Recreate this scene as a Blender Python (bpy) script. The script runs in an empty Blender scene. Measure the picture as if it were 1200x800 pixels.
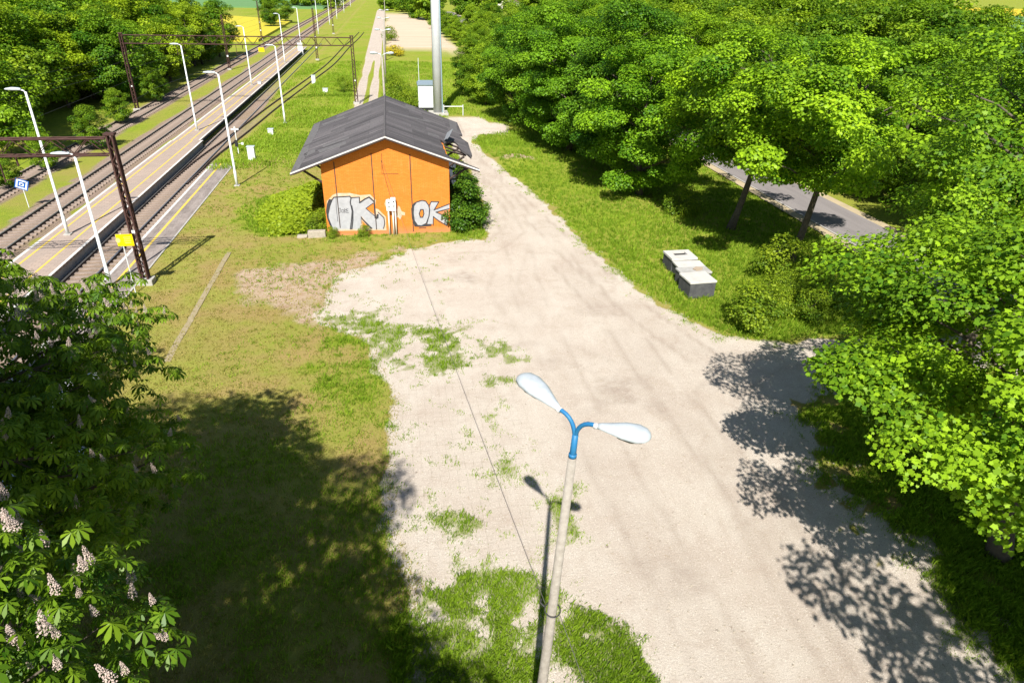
import bpy, math, random
import numpy as np
from mathutils import Vector, Matrix
R = math.radians
C = bpy.context.scene.collection
S = bpy.context.scene

# ------------------------------------------------------------------ camera, sky, sun, exposure
H = 15.0
PITCH, YAW, ROLL, FPX = R(28.06), R(10.12), R(1.49), 790.0
fw = Vector((math.sin(YAW)*math.cos(PITCH), math.cos(YAW)*math.cos(PITCH), -math.sin(PITCH)))
rt = Vector((math.cos(YAW), -math.sin(YAW), 0)); up = rt.cross(fw)
rt, up = rt*math.cos(ROLL)+up*math.sin(ROLL), up*math.cos(ROLL)-rt*math.sin(ROLL)
cam = bpy.data.cameras.new('camera'); co = bpy.data.objects.new('camera', cam); C.objects.link(co)
m3 = Matrix((rt, up, -fw)).transposed(); co.matrix_world = Matrix.Translation((0, 0, H)) @ m3.to_4x4()
cam.sensor_fit = 'HORIZONTAL'; cam.sensor_width = 36; cam.lens = FPX/1200*36; cam.clip_start = .1; cam.clip_end = 20000
S.camera = co
SUN_AZ, SUN_EL = R(12.8), R(46)          # azimuth the shadows point to (from +Y towards +X), sun height
w = bpy.data.worlds.new('World'); S.world = w; w.use_nodes = True
nt = w.node_tree; bg = nt.nodes['Background']; sk = nt.nodes.new('ShaderNodeTexSky')
sk.sky_type = 'NISHITA'; sk.sun_disc = False; sk.sun_elevation = SUN_EL
sk.sun_rotation = SUN_AZ+math.pi; sk.air_density = 1.0; sk.dust_density = .6
nt.links.new(sk.outputs[0], bg.inputs[0]); bg.inputs[1].default_value = .06
sl = bpy.data.lights.new('sun', 'SUN'); sl.energy = 5.0; sl.angle = R(.53); sl.color = (1, .965, .90)
so = bpy.data.objects.new('sun', sl); C.objects.link(so)
d = Vector((math.sin(SUN_AZ)*math.cos(SUN_EL), math.cos(SUN_AZ)*math.cos(SUN_EL), -math.sin(SUN_EL)))
so.rotation_euler = d.to_track_quat('-Z', 'Y').to_euler(); so.location = (0, -20, 60)
vs = S.view_settings; vs.view_transform = 'Standard'; vs.look = 'None'; vs.exposure = .9; vs.gamma = 1; vs.use_curve_mapping = False
S.cycles.max_bounces = 6; S.cycles.diffuse_bounces = 3; S.cycles.glossy_bounces = 2; S.cycles.transmission_bounces = 3
S.cycles.transparent_max_bounces = 6; S.cycles.use_denoising = True

# ------------------------------------------------------------------ materials
def nodes(name):
    m = bpy.data.materials.new(name); m.use_nodes = True
    n = m.node_tree.nodes; b = n['Principled BSDF']; b.inputs['Roughness'].default_value = .85
    b.inputs['Specular IOR Level'].default_value = .25
    return m, m.node_tree, b
def N(t, kind, **kw):
    n = t.nodes.new(kind)
    for k, v in kw.items():
        if k in n.inputs: n.inputs[k].default_value = v
        else: setattr(n, k, v)
    return n
def noise(t, vec, scale, detail=4, rough=.6, dist=0):
    n = N(t, 'ShaderNodeTexNoise'); n.inputs['Scale'].default_value = scale; n.inputs['Detail'].default_value = detail
    n.inputs['Roughness'].default_value = rough; n.inputs['Distortion'].default_value = dist
    if vec is not None: t.links.new(vec, n.inputs['Vector'])
    return n.outputs['Fac']
def ramp(t, fac, *stops):
    r = t.nodes.new('ShaderNodeValToRGB'); e = r.color_ramp.elements
    while len(e) < len(stops): e.new(.5)
    for el, (p, c) in zip(e, stops):
        el.position = p; el.color = (c, c, c, 1) if not hasattr(c, '__len__') else (*c, 1)
    t.links.new(fac, r.inputs[0]); return r.outputs[0]
def mix(t, fac, a, b, mode='MIX'):
    m = t.nodes.new('ShaderNodeMix'); m.data_type = 'RGBA'; m.blend_type = mode
    for s, v in ((m.inputs[0], fac), (m.inputs[6], a), (m.inputs[7], b)):
        if hasattr(v, 'links'): t.links.new(v, s)
        elif hasattr(v, '__len__'): s.default_value = (*v, 1)
        else: s.default_value = v
    return m.outputs[2]
def math_(t, op, a, b=0., c=None):
    m = t.nodes.new('ShaderNodeMath'); m.operation = op
    for i, v in enumerate((a, b) if c is None else (a, b, c)):
        if hasattr(v, 'links'): t.links.new(v, m.inputs[i])
        else: m.inputs[i].default_value = v
    return m.outputs[0]
def bump(t, b, h, strength=.4, dist=.03):
    n = t.nodes.new('ShaderNodeBump'); n.inputs['Strength'].default_value = strength; n.inputs['Distance'].default_value = dist
    t.links.new(h, n.inputs['Height']); t.links.new(n.outputs[0], b.inputs['Normal'])
def objco(t): return t.nodes.new('ShaderNodeTexCoord').outputs['Object']
def geopos(t): return t.nodes.new('ShaderNodeNewGeometry').outputs['Position']
def scalev(t, v, s):
    m = t.nodes.new('ShaderNodeVectorMath'); m.operation = 'MULTIPLY'; m.inputs[1].default_value = s
    t.links.new(v, m.inputs[0]); return m.outputs[0]

def worn(name, col, col2=None, scale=3., rough=.8, metal=0., bmp=.0, spec=.25):
    m, t, b = nodes(name); p = objco(t)
    c2 = col2 or tuple(x*.7 for x in col)
    f = ramp(t, noise(t, p, scale, 6, .65), (.35, 0.), (.7, 1.))
    f2 = noise(t, p, scale*9, 3, .7)
    c = mix(t, f, col, c2); c = mix(t, math_(t, 'MULTIPLY', f2, .35), c, tuple(x*.55 for x in c2))
    t.links.new(c, b.inputs['Base Color']); b.inputs['Roughness'].default_value = rough
    b.inputs['Metallic'].default_value = metal; b.inputs['Specular IOR Level'].default_value = spec
    if bmp: bump(t, b, f2, bmp, .02)
    return m

def leafmat(name, c_dark, c_light, trans=.35, rough=.5, objvar=.25):
    m, t, b = nodes(name)
    a = t.nodes.new('ShaderNodeAttribute'); a.attribute_name = 'var'
    oi = t.nodes.new('ShaderNodeObjectInfo')
    f = math_(t, 'ADD', a.outputs['Fac'], math_(t, 'MULTIPLY', math_(t, 'SUBTRACT', oi.outputs['Random'], .5), objvar))
    c = ramp(t, f, (.0, c_dark), (.55, tuple((x+y)/2 for x, y in zip(c_dark, c_light))), (1., c_light))
    c = mix(t, 1., c, oi.outputs['Color'], 'MULTIPLY')
    t.links.new(c, b.inputs['Base Color']); b.inputs['Roughness'].default_value = rough; b.inputs['Specular IOR Level'].default_value = .18
    tr = t.nodes.new('ShaderNodeBsdfTranslucent'); 
    tc = mix(t, 1., c, (1.15, 1.25, .55), 'MULTIPLY'); t.links.new(tc, tr.inputs[0])
    ms = t.nodes.new('ShaderNodeMixShader'); ms.inputs[0].default_value = trans
    t.links.new(b.outputs[0], ms.inputs[1]); t.links.new(tr.outputs[0], ms.inputs[2])
    t.links.new(ms.outputs[0], t.nodes['Material Output'].inputs[0])
    return m

M = {}
M['maple'] = leafmat('maple_leaf', (.04, .125, .006), (.285, .45, .016), .30)
M['forest'] = leafmat('forest_leaf', (.045, .125, .006), (.28, .40, .018), .32, objvar=.5)
M['chestnut'] = leafmat('chestnut_leaf', (.045, .12, .007), (.21, .32, .016), .35, .4, .1)
M['shrub'] = leafmat('shrub_leaf', (.07, .15, .01), (.30, .38, .02), .4, objvar=.2)
M['ivy'] = leafmat('ivy_leaf', (.03, .09, .008), (.15, .26, .015), .25, .4, .2)
M['grass'] = leafmat('grass_blade', (.10, .20, .009), (.33, .45, .035), .45, .6, 0)
M['drygrass'] = leafmat('dry_grass_blade', (.18, .18, .025), (.44, .36, .11), .4, .7, 0)
M['yellowflower'] = leafmat('yellow_blossom', (.35, .28, .01), (.6, .5, .02), .2, .6, .1)
M['bark'] = worn('bark', (.16, .13, .095), (.08, .065, .05), 6, .95, bmp=.8)
M['blossom'] = worn('blossom', (.58, .50, .44), (.46, .33, .28), 30, .8)
M['concrete'] = worn('concrete', (.46, .44, .40), (.34, .32, .29), 2.5, .9, bmp=.3)
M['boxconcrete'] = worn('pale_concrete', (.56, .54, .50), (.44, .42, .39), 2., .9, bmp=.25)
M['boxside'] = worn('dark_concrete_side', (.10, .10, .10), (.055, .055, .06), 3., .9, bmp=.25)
M['poleconcrete'] = worn('pole_concrete', (.40, .365, .32), (.27, .24, .205), 7, .95, bmp=.6)
M['whitepaint'] = worn('white_paint', (.72, .74, .73), (.64, .66, .65), 3, .5)
M['lampwhite'] = worn('lamp_shell', (.50, .545, .575), (.37, .40, .42), 3, .35, spec=.5)
M['blue'] = worn('blue_paint', (.02, .15, .36), (.03, .17, .32), 9, .45)
M['diffuser'] = worn('lamp_diffuser', (.20, .20, .19), (.12, .12, .12), 5, .2)
M['rust'] = worn('brown_rusty_steel', (.085, .04, .032), (.055, .028, .025), 5, .8)
M['rail'] = worn('rail_steel', (.10, .075, .06), (.06, .04, .035), 6, .6)
M['railtop'] = worn('polished_rail_top', (.42, .42, .42), (.30, .30, .30), 6, .3, .8)
M['sleeper'] = worn('sleeper_wood', (.33, .26, .215), (.20, .155, .125), 4, .95, bmp=.3)
M['galv'] = worn('galvanised_steel', (.62, .63, .64), (.52, .53, .54), .8, .55, .0)
M['yellow'] = worn('yellow_sign_paint', (.85, .62, .0), (.80, .58, .0), 3, .5)
M['black'] = worn('black_paint', (.015, .015, .017), (.03, .03, .03), 6, .7)
M['signblue'] = worn('blue_sign_paint', (.01, .10, .42), (.01, .09, .38), 6, .5)
M['wire'] = worn('dark_wire', (.03, .03, .03), (.05, .05, .05), 9, .6)
M['rubber'] = worn('tyre_rubber', (.02, .02, .02), (.03, .03, .03), 9, .9)
M['carwhite'] = worn('white_car_paint', (.78, .80, .82), (.74, .76, .78), 2, .25, spec=.6)
M['carblue'] = worn('pale_blue_car_paint', (.45, .56, .68), (.42, .52, .64), 2, .25, spec=.6)
M['glass'] = worn('window_glass', (.03, .04, .05), (.04, .05, .06), 2, .08, spec=.8)
M['cabroof'] = worn('blue_grey_sheet', (.22, .28, .32), (.18, .23, .27), 3, .6)
M['tileroof'] = worn('house_roof', (.25, .16, .13), (.20, .13, .11), 5, .9)
M['plaster'] = worn('house_plaster', (.72, .68, .58), (.62, .58, .5), 2, .9)
M['graffwhite'] = worn('graffiti_silver_paint', (.43, .43, .45), (.33, .33, .35), 3.5, .8, bmp=.2)
M['graffhalo'] = worn('graffiti_overspray', (.55, .47, .40), (.58, .36, .18), 3., .9)
M['graffblack'] = worn('graffiti_black_paint', (.03, .03, .035), (.06, .06, .065), 4, .85)
M['brickred'] = worn('bare_red_brick', (.42, .14, .06), (.5, .25, .14), 9, .9, bmp=.5)
M['darkwood'] = worn('dark_timber', (.05, .035, .03), (.08, .06, .05), 5, .9)
M['whitetrim'] = worn('white_trim_board', (.72, .70, .66), (.50, .48, .45), 4, .7)
M['stone'] = worn('pale_stone', (.44, .39, .32), (.30, .26, .20), 9, .95, bmp=.4)

# ------------------------------------------------------------------ mesh helpers
class MB:
    def __init__(s): s.v = []; s.f = []; s.m = []
    def add(s, vs_, fs, mi=0):
        o = len(s.v); s.v += [tuple(v) for v in vs_]; s.f += [tuple(i+o for i in f) for f in fs]; s.m += [mi]*len(fs); return s
    def box(s, c, size, rz=0., mi=0, taper=1.):
        x, y, z = (a/2 for a in size); cz, sz = math.cos(rz), math.sin(rz); P = []
        for k, zz in enumerate((-z, z)):
            q = taper if k else 1
            for sx, sy in ((-1, -1), (1, -1), (1, 1), (-1, 1)):
                a, b = sx*x*q, sy*y*q; P.append((c[0]+a*cz-b*sz, c[1]+a*sz+b*cz, c[2]+zz))
        return s.add(P, [(3, 2, 1, 0), (4, 5, 6, 7), (0, 1, 5, 4), (1, 2, 6, 5), (2, 3, 7, 6), (3, 0, 4, 7)], mi)
    def tube(s, pts, rad, n=8, mi=0, cap=True):
        pts = [Vector(p) for p in pts]; rad = rad if hasattr(rad, '__len__') else [rad]*len(pts); o = len(s.v); ref = Vector((0.31, .17, 1)).normalized()
        for i, p in enumerate(pts):
            t = (pts[min(i+1, len(pts)-1)]-pts[max(i-1, 0)]).normalized()
            a = t.cross(ref if abs(t.dot(ref)) < .95 else Vector((1, 0, 0))).normalized(); b = t.cross(a)
            for k in range(n):
                an = 2*math.pi*k/n; q = p+(a*math.cos(an)+b*math.sin(an))*rad[i]; s.v.append(tuple(q))
        for i in range(len(pts)-1):
            for k in range(n):
                s.f.append((o+i*n+k, o+i*n+(k+1) % n, o+(i+1)*n+(k+1) % n, o+(i+1)*n+k)); s.m.append(mi)
        if cap:
            s.f.append(tuple(o+k for k in range(n))[::-1]); s.m.append(mi)
            e = o+(len(pts)-1)*n; s.f.append(tuple(e+k for k in range(n))); s.m.append(mi)
        return s
    def bar(s, p0, p1, a, b=None, mi=0): return s.tube([p0, p1], (a+(b or a))/2*.7, 4, mi)
    def prism(s, poly, f0, f1, mi=0):   # poly of 2-D points; f0, f1 map (u, v) to 3-D for the two ends
        n = len(poly); P = [f0(*q) for q in poly]+[f1(*q) for q in poly]
        return s.add(P, [tuple(range(n))[::-1], tuple(range(n, 2*n))]+[(i, (i+1) % n, n+(i+1) % n, n+i) for i in range(n)], mi)
    def build(s, name, mats, parent=None, smooth=False):
        me = bpy.data.meshes.new(name); me.from_pydata(s.v, [], s.f)
        mats = mats if isinstance(mats, (list, tuple)) else [mats]
        for m in mats: me.materials.append(m)
        if len(mats) > 1: me.polygons.foreach_set('material_index', s.m)
        if smooth: me.polygons.foreach_set('use_smooth', [True]*len(s.f))
        me.update(); o = bpy.data.objects.new(name, me); C.objects.link(o)
        if parent: o.parent = parent
        return o
def bevel(o, wd=.02, seg=2):
    b = o.modifiers.new('bevel', 'BEVEL'); b.width = wd; b.segments = seg; b.limit_method = 'ANGLE'; return o
def fastmesh(name, V, k, mat, var=None):    # V: (n*k, 3) vertices of n separate k-gons
    n = len(V)//k; me = bpy.data.meshes.new(name)
    me.vertices.add(n*k); me.vertices.foreach_set('co', np.ascontiguousarray(V, dtype=np.float32).ravel())
    me.loops.add(n*k); me.loops.foreach_set('vertex_index', np.arange(n*k, dtype=np.int32))
    me.polygons.add(n); me.polygons.foreach_set('loop_start', np.arange(0, n*k, k, dtype=np.int32))
    me.materials.append(mat)
    if var is not None:
        at = me.attributes.new('var', 'FLOAT', 'FACE'); at.data.foreach_set('value', np.asarray(var, dtype=np.float32))
    me.update(calc_edges=True); return me
def link(name, me, parent=None):
    o = bpy.data.objects.new(name, me); C.objects.link(o)
    if parent: o.parent = parent
    return o
def tag(o, label=None, cat=None, group=None, kind=None):
    for k, v in (('label', label), ('category', cat), ('group', group), ('kind', kind)):
        if v: o[k] = v
    return o
def empty(name, loc, label, cat, group=None, rz=0):
    o = bpy.data.objects.new(name, None); C.objects.link(o); o.location = loc; o.rotation_euler.z = rz; o.empty_display_size = .3
    return tag(o, label, cat, group)
def dup(o, parent=None):
    c = o.copy(); C.objects.link(c); c.parent = parent
    for ch in list(o.children): dup(ch, c)
    return c

# ------------------------------------------------------------------ numpy noise and masks
rs = np.random.RandomState(7)
_T = rs.rand(256, 256)
def vn(x, y, s, seed=0):
    x = np.asarray(x)*s+seed*17.3; y = np.asarray(y)*s+seed*9.1
    xi = np.floor(x).astype(int); yi = np.floor(y).astype(int); fx = x-xi; fy = y-yi
    fx = fx*fx*(3-2*fx); fy = fy*fy*(3-2*fy); g = lambda a, b: _T[a & 255, b & 255]
    return (g(xi, yi)*(1-fx)+g(xi+1, yi)*fx)*(1-fy)+(g(xi, yi+1)*(1-fx)+g(xi+1, yi+1)*fx)*fy
def fbm(x, y, s, seed=0, o=4):
    r = 0; a = 1; t = 0
    for i in range(o): r = r+a*vn(x, y, s*2**i, seed+i*3); t += a; a *= .55
    return r/t
def sdf(x, y, poly):        # signed distance, positive inside
    x = np.asarray(x, float); y = np.asarray(y, float); d = np.full(x.shape, 1e9); ins = np.zeros(x.shape, bool); n = len(poly)
    for i in range(n):
        ax, ay = poly[i]; bx, by = poly[(i+1) % n]; ex, ey = bx-ax, by-ay
        t = np.clip(((x-ax)*ex+(y-ay)*ey)/(ex*ex+ey*ey+1e-12), 0, 1)
        d = np.minimum(d, np.hypot(x-ax-t*ex, y-ay-t*ey))
        c = ((ay > y) != (by > y)); xx = ax+(y-ay)*ex/(ey if abs(ey) > 1e-9 else 1e-9)
        ins ^= c & (x < xx)
    return np.where(ins, d, -d)
sm = lambda v, a, b: np.clip((v-a)/(b-a), 0, 1)**2*(3-2*np.clip((v-a)/(b-a), 0, 1))
LOT = [(9.4, 76), (8.1, 72.9), (9.5, 60), (11.2, 49.3), (12.1, 38.2), (13.1, 31.7), (15.3, 26.9), (18, 26.1), (30.5, 25.2), (30.5, 22.6),
       (19.9, 23.2), (17.3, 21.7), (14.9, 20), (14.2, 16.4), (14.6, 13.3), (14.4, 10.7), (14.4, 7), (15, -6), (-1, -6), (-.5, 6), (-.3, 13.9), (-1, 16),
       (-1, 19.9), (-.7, 23.2), (-1.8, 28.3), (-4.3, 31.3), (-3.6, 36.5), (-.5, 39.5), (2.4, 41.8), (5.4, 42.1), (6.4, 48), (6.6, 58), (5.6, 70), (5.4, 82), (7, 88), (9.4, 88), (12.5, 82), (14, 79.5), (12.6, 77.5)]
P_BOT = [(-.6, 14.0), (1, 13.6), (2.2, 14.1), (3.3, 13.4), (3.2, 11.8), (2.3, 8), (-1.2, 8), (-1.2, 12)]
P_BOT2 = [(3.7, 13.2), (4.6, 12.6), (5.4, 11.2), (6.1, 9.6), (6.4, 7.5), (2.6, 7.5), (3.5, 10.5)]
P_MID = [(.4, 29.5), (1.9, 30.2), (2.9, 28.6), (2.9, 25.8), (1.6, 24.4), (.6, 25.6)]
P_MID2 = [(-4.1, 31.5), (-1.5, 31.8), (.4, 29.5), (.6, 25.6), (-.8, 25.2), (-2.6, 28)]
P_MID3 = [(3.3, 28.3), (4.3, 27.6), (5.2, 26.2), (4.6, 25.6), (3.5, 26.6)]
P_MID4 = [(1.3, 24.6), (4.2, 24.7), (4.4, 24.2), (1.2, 23.9)]
P_WEED = [(2.6, 21.8), (3.2, 21.6), (3.6, 17.5), (2.9, 17.5)]
P_WEED2 = [(4.1, 17.2), (5.2, 17), (5.0, 14.2), (4.0, 14.4)]
P_WEED3 = [(.2, 16.6), (2.2, 16.6), (2.3, 15.9), (0, 15.4)]
def lushness(x, y):
    """how thick the green grass stands, 0..1"""
    n = fbm(x, y, .9, 3)-.5; n2 = fbm(x, y, .25, 8)-.5
    lot = sdf(x, y, LOT)
    g = sm(-lot+n*1.6, -.25, .5)*(x > -1)
    right = (x > 7)
    g = np.where(right, g*(.85+n2*.5), g)
    g = np.where(right & (y < 24.5), g*sm(fbm(x, y, 1.2, 81)+.10*np.clip(-lot, 0, 4), .34, .62), g)
    # left dry meadow: thin grass, greener near the lot and near the building
    left = (lot < 0) & ~right
    L = .26+n2*.7+n*.25
    L = L-.25*sm(sdf(x, y, [(-14.4, 44), (-9, 44), (-8, 30), (-11, 24), (-14.4, 24)]), -1.5, 1.5)
    L = np.maximum(L, (.55+n)*sm(-np.hypot((x+2.2)/2.6, (y-25)/4.5)+n*1.6+n2, -1.4, -.2))
    L = np.maximum(L, (.35+n*.9)*sm(-np.hypot((x+3)/6, (y-13)/6), -1.2, -.7))
    L = np.maximum(L, sm(-np.hypot((x+8.0)/3.6, (y-49)/5.5)+n*.5, -1.1, -.75))
    L = np.maximum(L, .85*sm(y+n*6, 60, 72)*sm(x, -19, -13)+0*x)
    L = np.maximum(L, (.55+n)*sm(-abs(y-43), -1.6, -.4)*sm(-abs(x-1), -7, -5))
    L = np.maximum(L, sm(-np.hypot((x-5.2)/1.9, (y-43.3)/1.2)+n*.5, -1.1, -.7))
    g = np.where(left, L, g)
    def patch(p, dens, e=.35, amp=1.):
        return dens*sm(sdf(x, y, p)+n*amp*2.6+(fbm(x, y, 2.8, 31)-.5)*1.3, -e, e*1.6)*sm(fbm(x, y, 2.3, 21, 5)+.35*fbm(x, y, .6, 5), .42, .66)
    inl = lot > -.4
    for p, dn in ((P_BOT, 1.0), (P_BOT2, 1.0), (P_MID, 1.), (P_MID2, .75), (P_MID3, .8), (P_MID4, .8), (P_WEED, .6), (P_WEED2, .7), (P_WEED3, .8)):
        g = np.where(inl, np.maximum(g, patch(p, dn)), g)
    sp_ = .36*sm(fbm(x, y, 1.3, 71)+.25*fbm(x, y, 4, 72), .62, .82)*sm(x, 6.2, 3)*sm(y, 44, 36)
    sp_ = np.maximum(sp_, .55*sm(lot, 1.6, 0)*sm(fbm(x, y, 1.1, 73), .4, .7))
    g = np.where(inl, np.maximum(g, sp_), g)
    return np.clip(g, 0, 1)
def hz(x, y):
    x = np.asarray(x, float); y = np.asarray(y, float)
    a = np.where(x < -16.27, -.75, 0.)
    s = -.75+.75*sm(x, -19.5, -9.5)
    a = np.where(y > 64.5, s+(a-s)*(1-sm(y, 64.5, 67)), a)
    a = a+.55*np.exp(-((x-11.2)/1.7)**2-((y-63.9)/2.0)**2)
    und = (fbm(x, y, .35, 2)-.5)*.12*sm(abs(x-4), 4, 12)*(x > -14)
    return a+und*(y < 130)

# ------------------------------------------------------------------ ground
def axis(a, fine, f0, f1, far0, far1):
    v = list(np.arange(f0, f1, fine)); s = fine; q = f1
    while q < far1: v.append(q); s *= 1.12; q += s
    s = fine; q = f0; lo = []
    while q > far0: s *= 1.12; q -= s; lo.append(q)
    return np.array(sorted(lo)+v)
gx = axis(0, .22, -24, 26, -4000, 6000); gy = axis(0, .22, 5, 52, -400, 9000)
gx = np.array(sorted(list(gx)+[-16.275, -16.265]))
X, Y = np.meshgrid(gx, gy); Z = hz(X, Y)
nv = X.size; ny, nx = X.shape
idx = np.arange(nv).reshape(ny, nx)
F = np.stack([idx[:-1, :-1], idx[:-1, 1:], idx[1:, 1:], idx[1:, :-1]], -1).reshape(-1, 4)
me = bpy.data.meshes.new('ground'); me.vertices.add(nv)
me.vertices.foreach_set('co', np.stack([X, Y, Z], -1).astype(np.float32).ravel())
me.loops.add(F.size); me.loops.foreach_set('vertex_index', F.astype(np.int32).ravel())
me.polygons.add(len(F)); me.polygons.foreach_set('loop_start', np.arange(0, F.size, 4, dtype=np.int32))
me.update(calc_edges=True); me.polygons.foreach_set('use_smooth', [True]*len(F))
xf, yf = X.ravel(), Y.ravel()
lot = sdf(xf, yf, LOT)
soil = np.maximum(sm(sdf(xf, yf, [(-9.5, 37.5), (-7, 39.8), (-3, 40), (0, 40.5), (-3.5, 36.5), (-4.3, 31.5), (-7, 32.5)])+(fbm(xf, yf, .5, 4)-.5)*5, -.9, 1.2),
                  sm(-np.hypot((xf-11.3)/1.9, (yf-63.8)/1.1)+(fbm(xf, yf, 1, 6)-.5)*1.2, -1.1, -.5))
soil = np.maximum(soil, sm(sdf(xf, yf, [(6.6, 14), (9, 9), (8.2, 7), (5.2, 13)])+(fbm(xf, yf, 1.1, 5)-.5)*3, -.2, .8)*.5)
ball = np.maximum(sm(-abs(xf+25.35)+(fbm(xf, yf, .6, 1)-.5)*1.2, -2.1, -1.5), .85*sm(-abs(xf+31.3)+(fbm(xf, yf, .6, 2)-.5)*1.6, -2.1, -1.3))*(yf < 900)
ball = np.maximum(ball, ((xf > -20.2) & (xf < -16.2) & (yf < 67))*1.)
SID = [(-18.2, 60), (-17.9, 70), (-16.9, 80), (-15.9, 95), (-14.9, 106), (-13.5, 121), (-11.6, 141), (-10.9, 158), (-10.2, 185), (-9, 206), (-8, 240)]
def polydist(x, y, P):
    d = np.full(x.shape, 1e9)
    for (ax, ay), (bx, by) in zip(P[:-1], P[1:]):
        t = np.clip(((x-ax)*(bx-ax)+(y-ay)*(by-ay))/((bx-ax)**2+(by-ay)**2), 0, 1); d = np.minimum(d, np.hypot(x-ax-t*(bx-ax), y-ay-t*(by-ay)))
    return d
ball = np.maximum(ball, .62*sm(-polydist(xf, yf, SID)+(fbm(xf, yf, .5, 3)-.5)*1.5, -1.2, -.4)*(1-.55*sm(yf, 75, 110)))
ball = np.maximum(ball, sm(-polydist(xf, yf, [(-18.3, 60), (-18.4, 180)])+(fbm(xf, yf, .5, 9)-.5)*1.5, -1.6, -.8)*(1-.75*sm(yf, 85, 140)))
# far dirt track (two ruts) and bare field beside it
rut = np.maximum(sm(-abs(xf+4.5-.006*(yf-100))+(fbm(xf, yf, .3, 12)-.5)*.8, -.75, -.4), sm(-abs(xf+2.6-.004*(yf-100))+(fbm(xf, yf, .3, 13)-.5)*.8, -.75, -.4))*sm(yf, 70, 90)*(yf < 420)
rut = np.maximum(rut, sm(-abs(xf+3.5), -1.8, -1.4)*(yf > 150)*(yf < 400))
bare = sm(sdf(xf, yf, [(-.3, 176), (17.5, 171), (17, 210), (15.5, 300), (12, 385), (-.5, 385), (-.5, 230)])+(fbm(xf, yf, .1, 3)-.5)*5, -1, 1)
grav = sm(lot+(fbm(xf, yf, .8, 15)-.5)*1.3+np.where((xf > 9) & (yf < 24.5), (fbm(xf, yf, .9, 16)-.42)*6, 0), -.35, .35)*(yf < 92)
lu = lushness(xf, yf)
lu = np.where(grav > .5, lu, np.where((xf > 14) & (yf > 24.5), np.maximum(lu, .55), lu))
lu = np.where(xf < -16.3, .35+.5*(fbm(xf, yf, .2, 14)), lu)
lu = np.where((xf < -33), .8, lu); lu = np.where(rut > .3, 0, lu)
ca = me.color_attributes.new('mask', 'FLOAT_COLOR', 'POINT')
ca.data.foreach_set('color', np.stack([np.maximum(grav, np.maximum(rut, 0)), lu, np.maximum(soil, 0), ball], -1).astype(np.float32).ravel())
cb = me.color_attributes.new('mask2', 'FLOAT_COLOR', 'POINT')
TR = [[(6.9, 86), (6.8, 72), (7.6, 62), (9.2, 50), (10.6, 39), (11.8, 31), (13.4, 24.5)], [(6.6, 70), (8.0, 56), (9.0, 46), (9.9, 36), (10.6, 28), (11, 18), (11.4, 7)], [(7.2, 58), (7.6, 46), (7.2, 38), (6.6, 30), (6.8, 20), (7.6, 6)], [(3.0, 40.5), (5.6, 40.4), (8, 44), (8.8, 52)], [(29, 24.2), (21, 24.6), (16.5, 24.6), (12.5, 22), (11, 17), (10.5, 7)], [(7.5, 41), (5.5, 34), (6.5, 27), (9.5, 24), (14, 24.8)]]
trk = 0*xf
for i_, q_ in enumerate(TR):
    dd = polydist(xf+.5*(fbm(xf, yf, .25, 40+i_)-.5), yf, q_)
    trk = np.maximum(trk, (.9 if i_ < 2 else .6)*np.maximum(np.exp(-((dd-.78)/.17)**2), .35*np.exp(-(dd/1.3)**2))*sm(fbm(xf, yf, .3, 50+i_), .3, .55))
stain = 0*xf
for (sx_, sy_, sr_) in ((3.6, 38.6, 1.6), (5.6, 27.3, .9), (6.3, 25.6, .8), (8.6, 22.5, 2.2), (9.8, 30.5, 1.8), (7.6, 13.2, 1.6), (5.9, 18.2, 1.2), (2.6, 36, 2.0)):
    stain = np.maximum(stain, sm(-np.hypot((xf-sx_)/1.5, yf-sy_)+sr_*1.6*(fbm(xf, yf, .8, 60)-.25), -.6, .9))
stain = np.maximum(stain, .8*rut*(yf > 70))
pav = sm(sdf(xf, yf, [(-1, 24.6), (4.6, 25), (5.6, 14.5), (-.6, 13.5)]), -.2, .8)
cb.data.foreach_set('color', np.stack([bare, pav, trk, stain], -1).astype(np.float32).ravel())
m, t, b = nodes('ground_cover')
a1 = N(t, 'ShaderNodeAttribute', attribute_name='mask'); a2 = N(t, 'ShaderNodeAttribute', attribute_name='mask2')
s1 = t.nodes.new('ShaderNodeSeparateColor'); t.links.new(a1.outputs['Color'], s1.inputs[0])
s2 = t.nodes.new('ShaderNodeSeparateColor'); t.links.new(a2.outputs['Color'], s2.inputs[0])
p = geopos(t)
nf = noise(t, p, 14, 5, .7); nm = noise(t, p, 2.2, 6, .65); nb = noise(t, p, .35, 5, .6); nx_ = noise(t, p, 55, 3, .7)
def edge(mask, amp=.9, wdt=.16):    # noisy threshold of a soft mask
    q = math_(t, 'ADD', mask, math_(t, 'MULTIPLY', math_(t, 'SUBTRACT', math_(t, 'ADD', math_(t, 'MULTIPLY', nf, .6), math_(t, 'MULTIPLY', nx_, .4)), .5), amp))
    return ramp(t, q, (.5-wdt, 0.), (.5+wdt, 1.))
dry = mix(t, ramp(t, nm, (.3, 0.), (.7, 1.)), (.32, .30, .065), (.25, .28, .04))
dry = mix(t, ramp(t, nb, (.42, 0.), (.62, .8)), dry, (.36, .245, .10))
dry = mix(t, ramp(t, nf, (.55, 0.), (.75, .6)), dry, (.50, .41, .19))
dry = mix(t, ramp(t, nx_, (.35, .55), (.55, 0.)), dry, (.10, .085, .025))
lush = mix(t, ramp(t, nm, (.3, 0.), (.7, 1.)), (.17, .25, .017), (.31, .35, .032))
lush = mix(t, ramp(t, noise(t, p, .11, 5, .6), (.42, 0.), (.62, .75)), lush, (.33, .30, .06))
lush = mix(t, ramp(t, nx_, (.35, .6), (.6, 0.)), lush, (.08, .11, .015))
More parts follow.
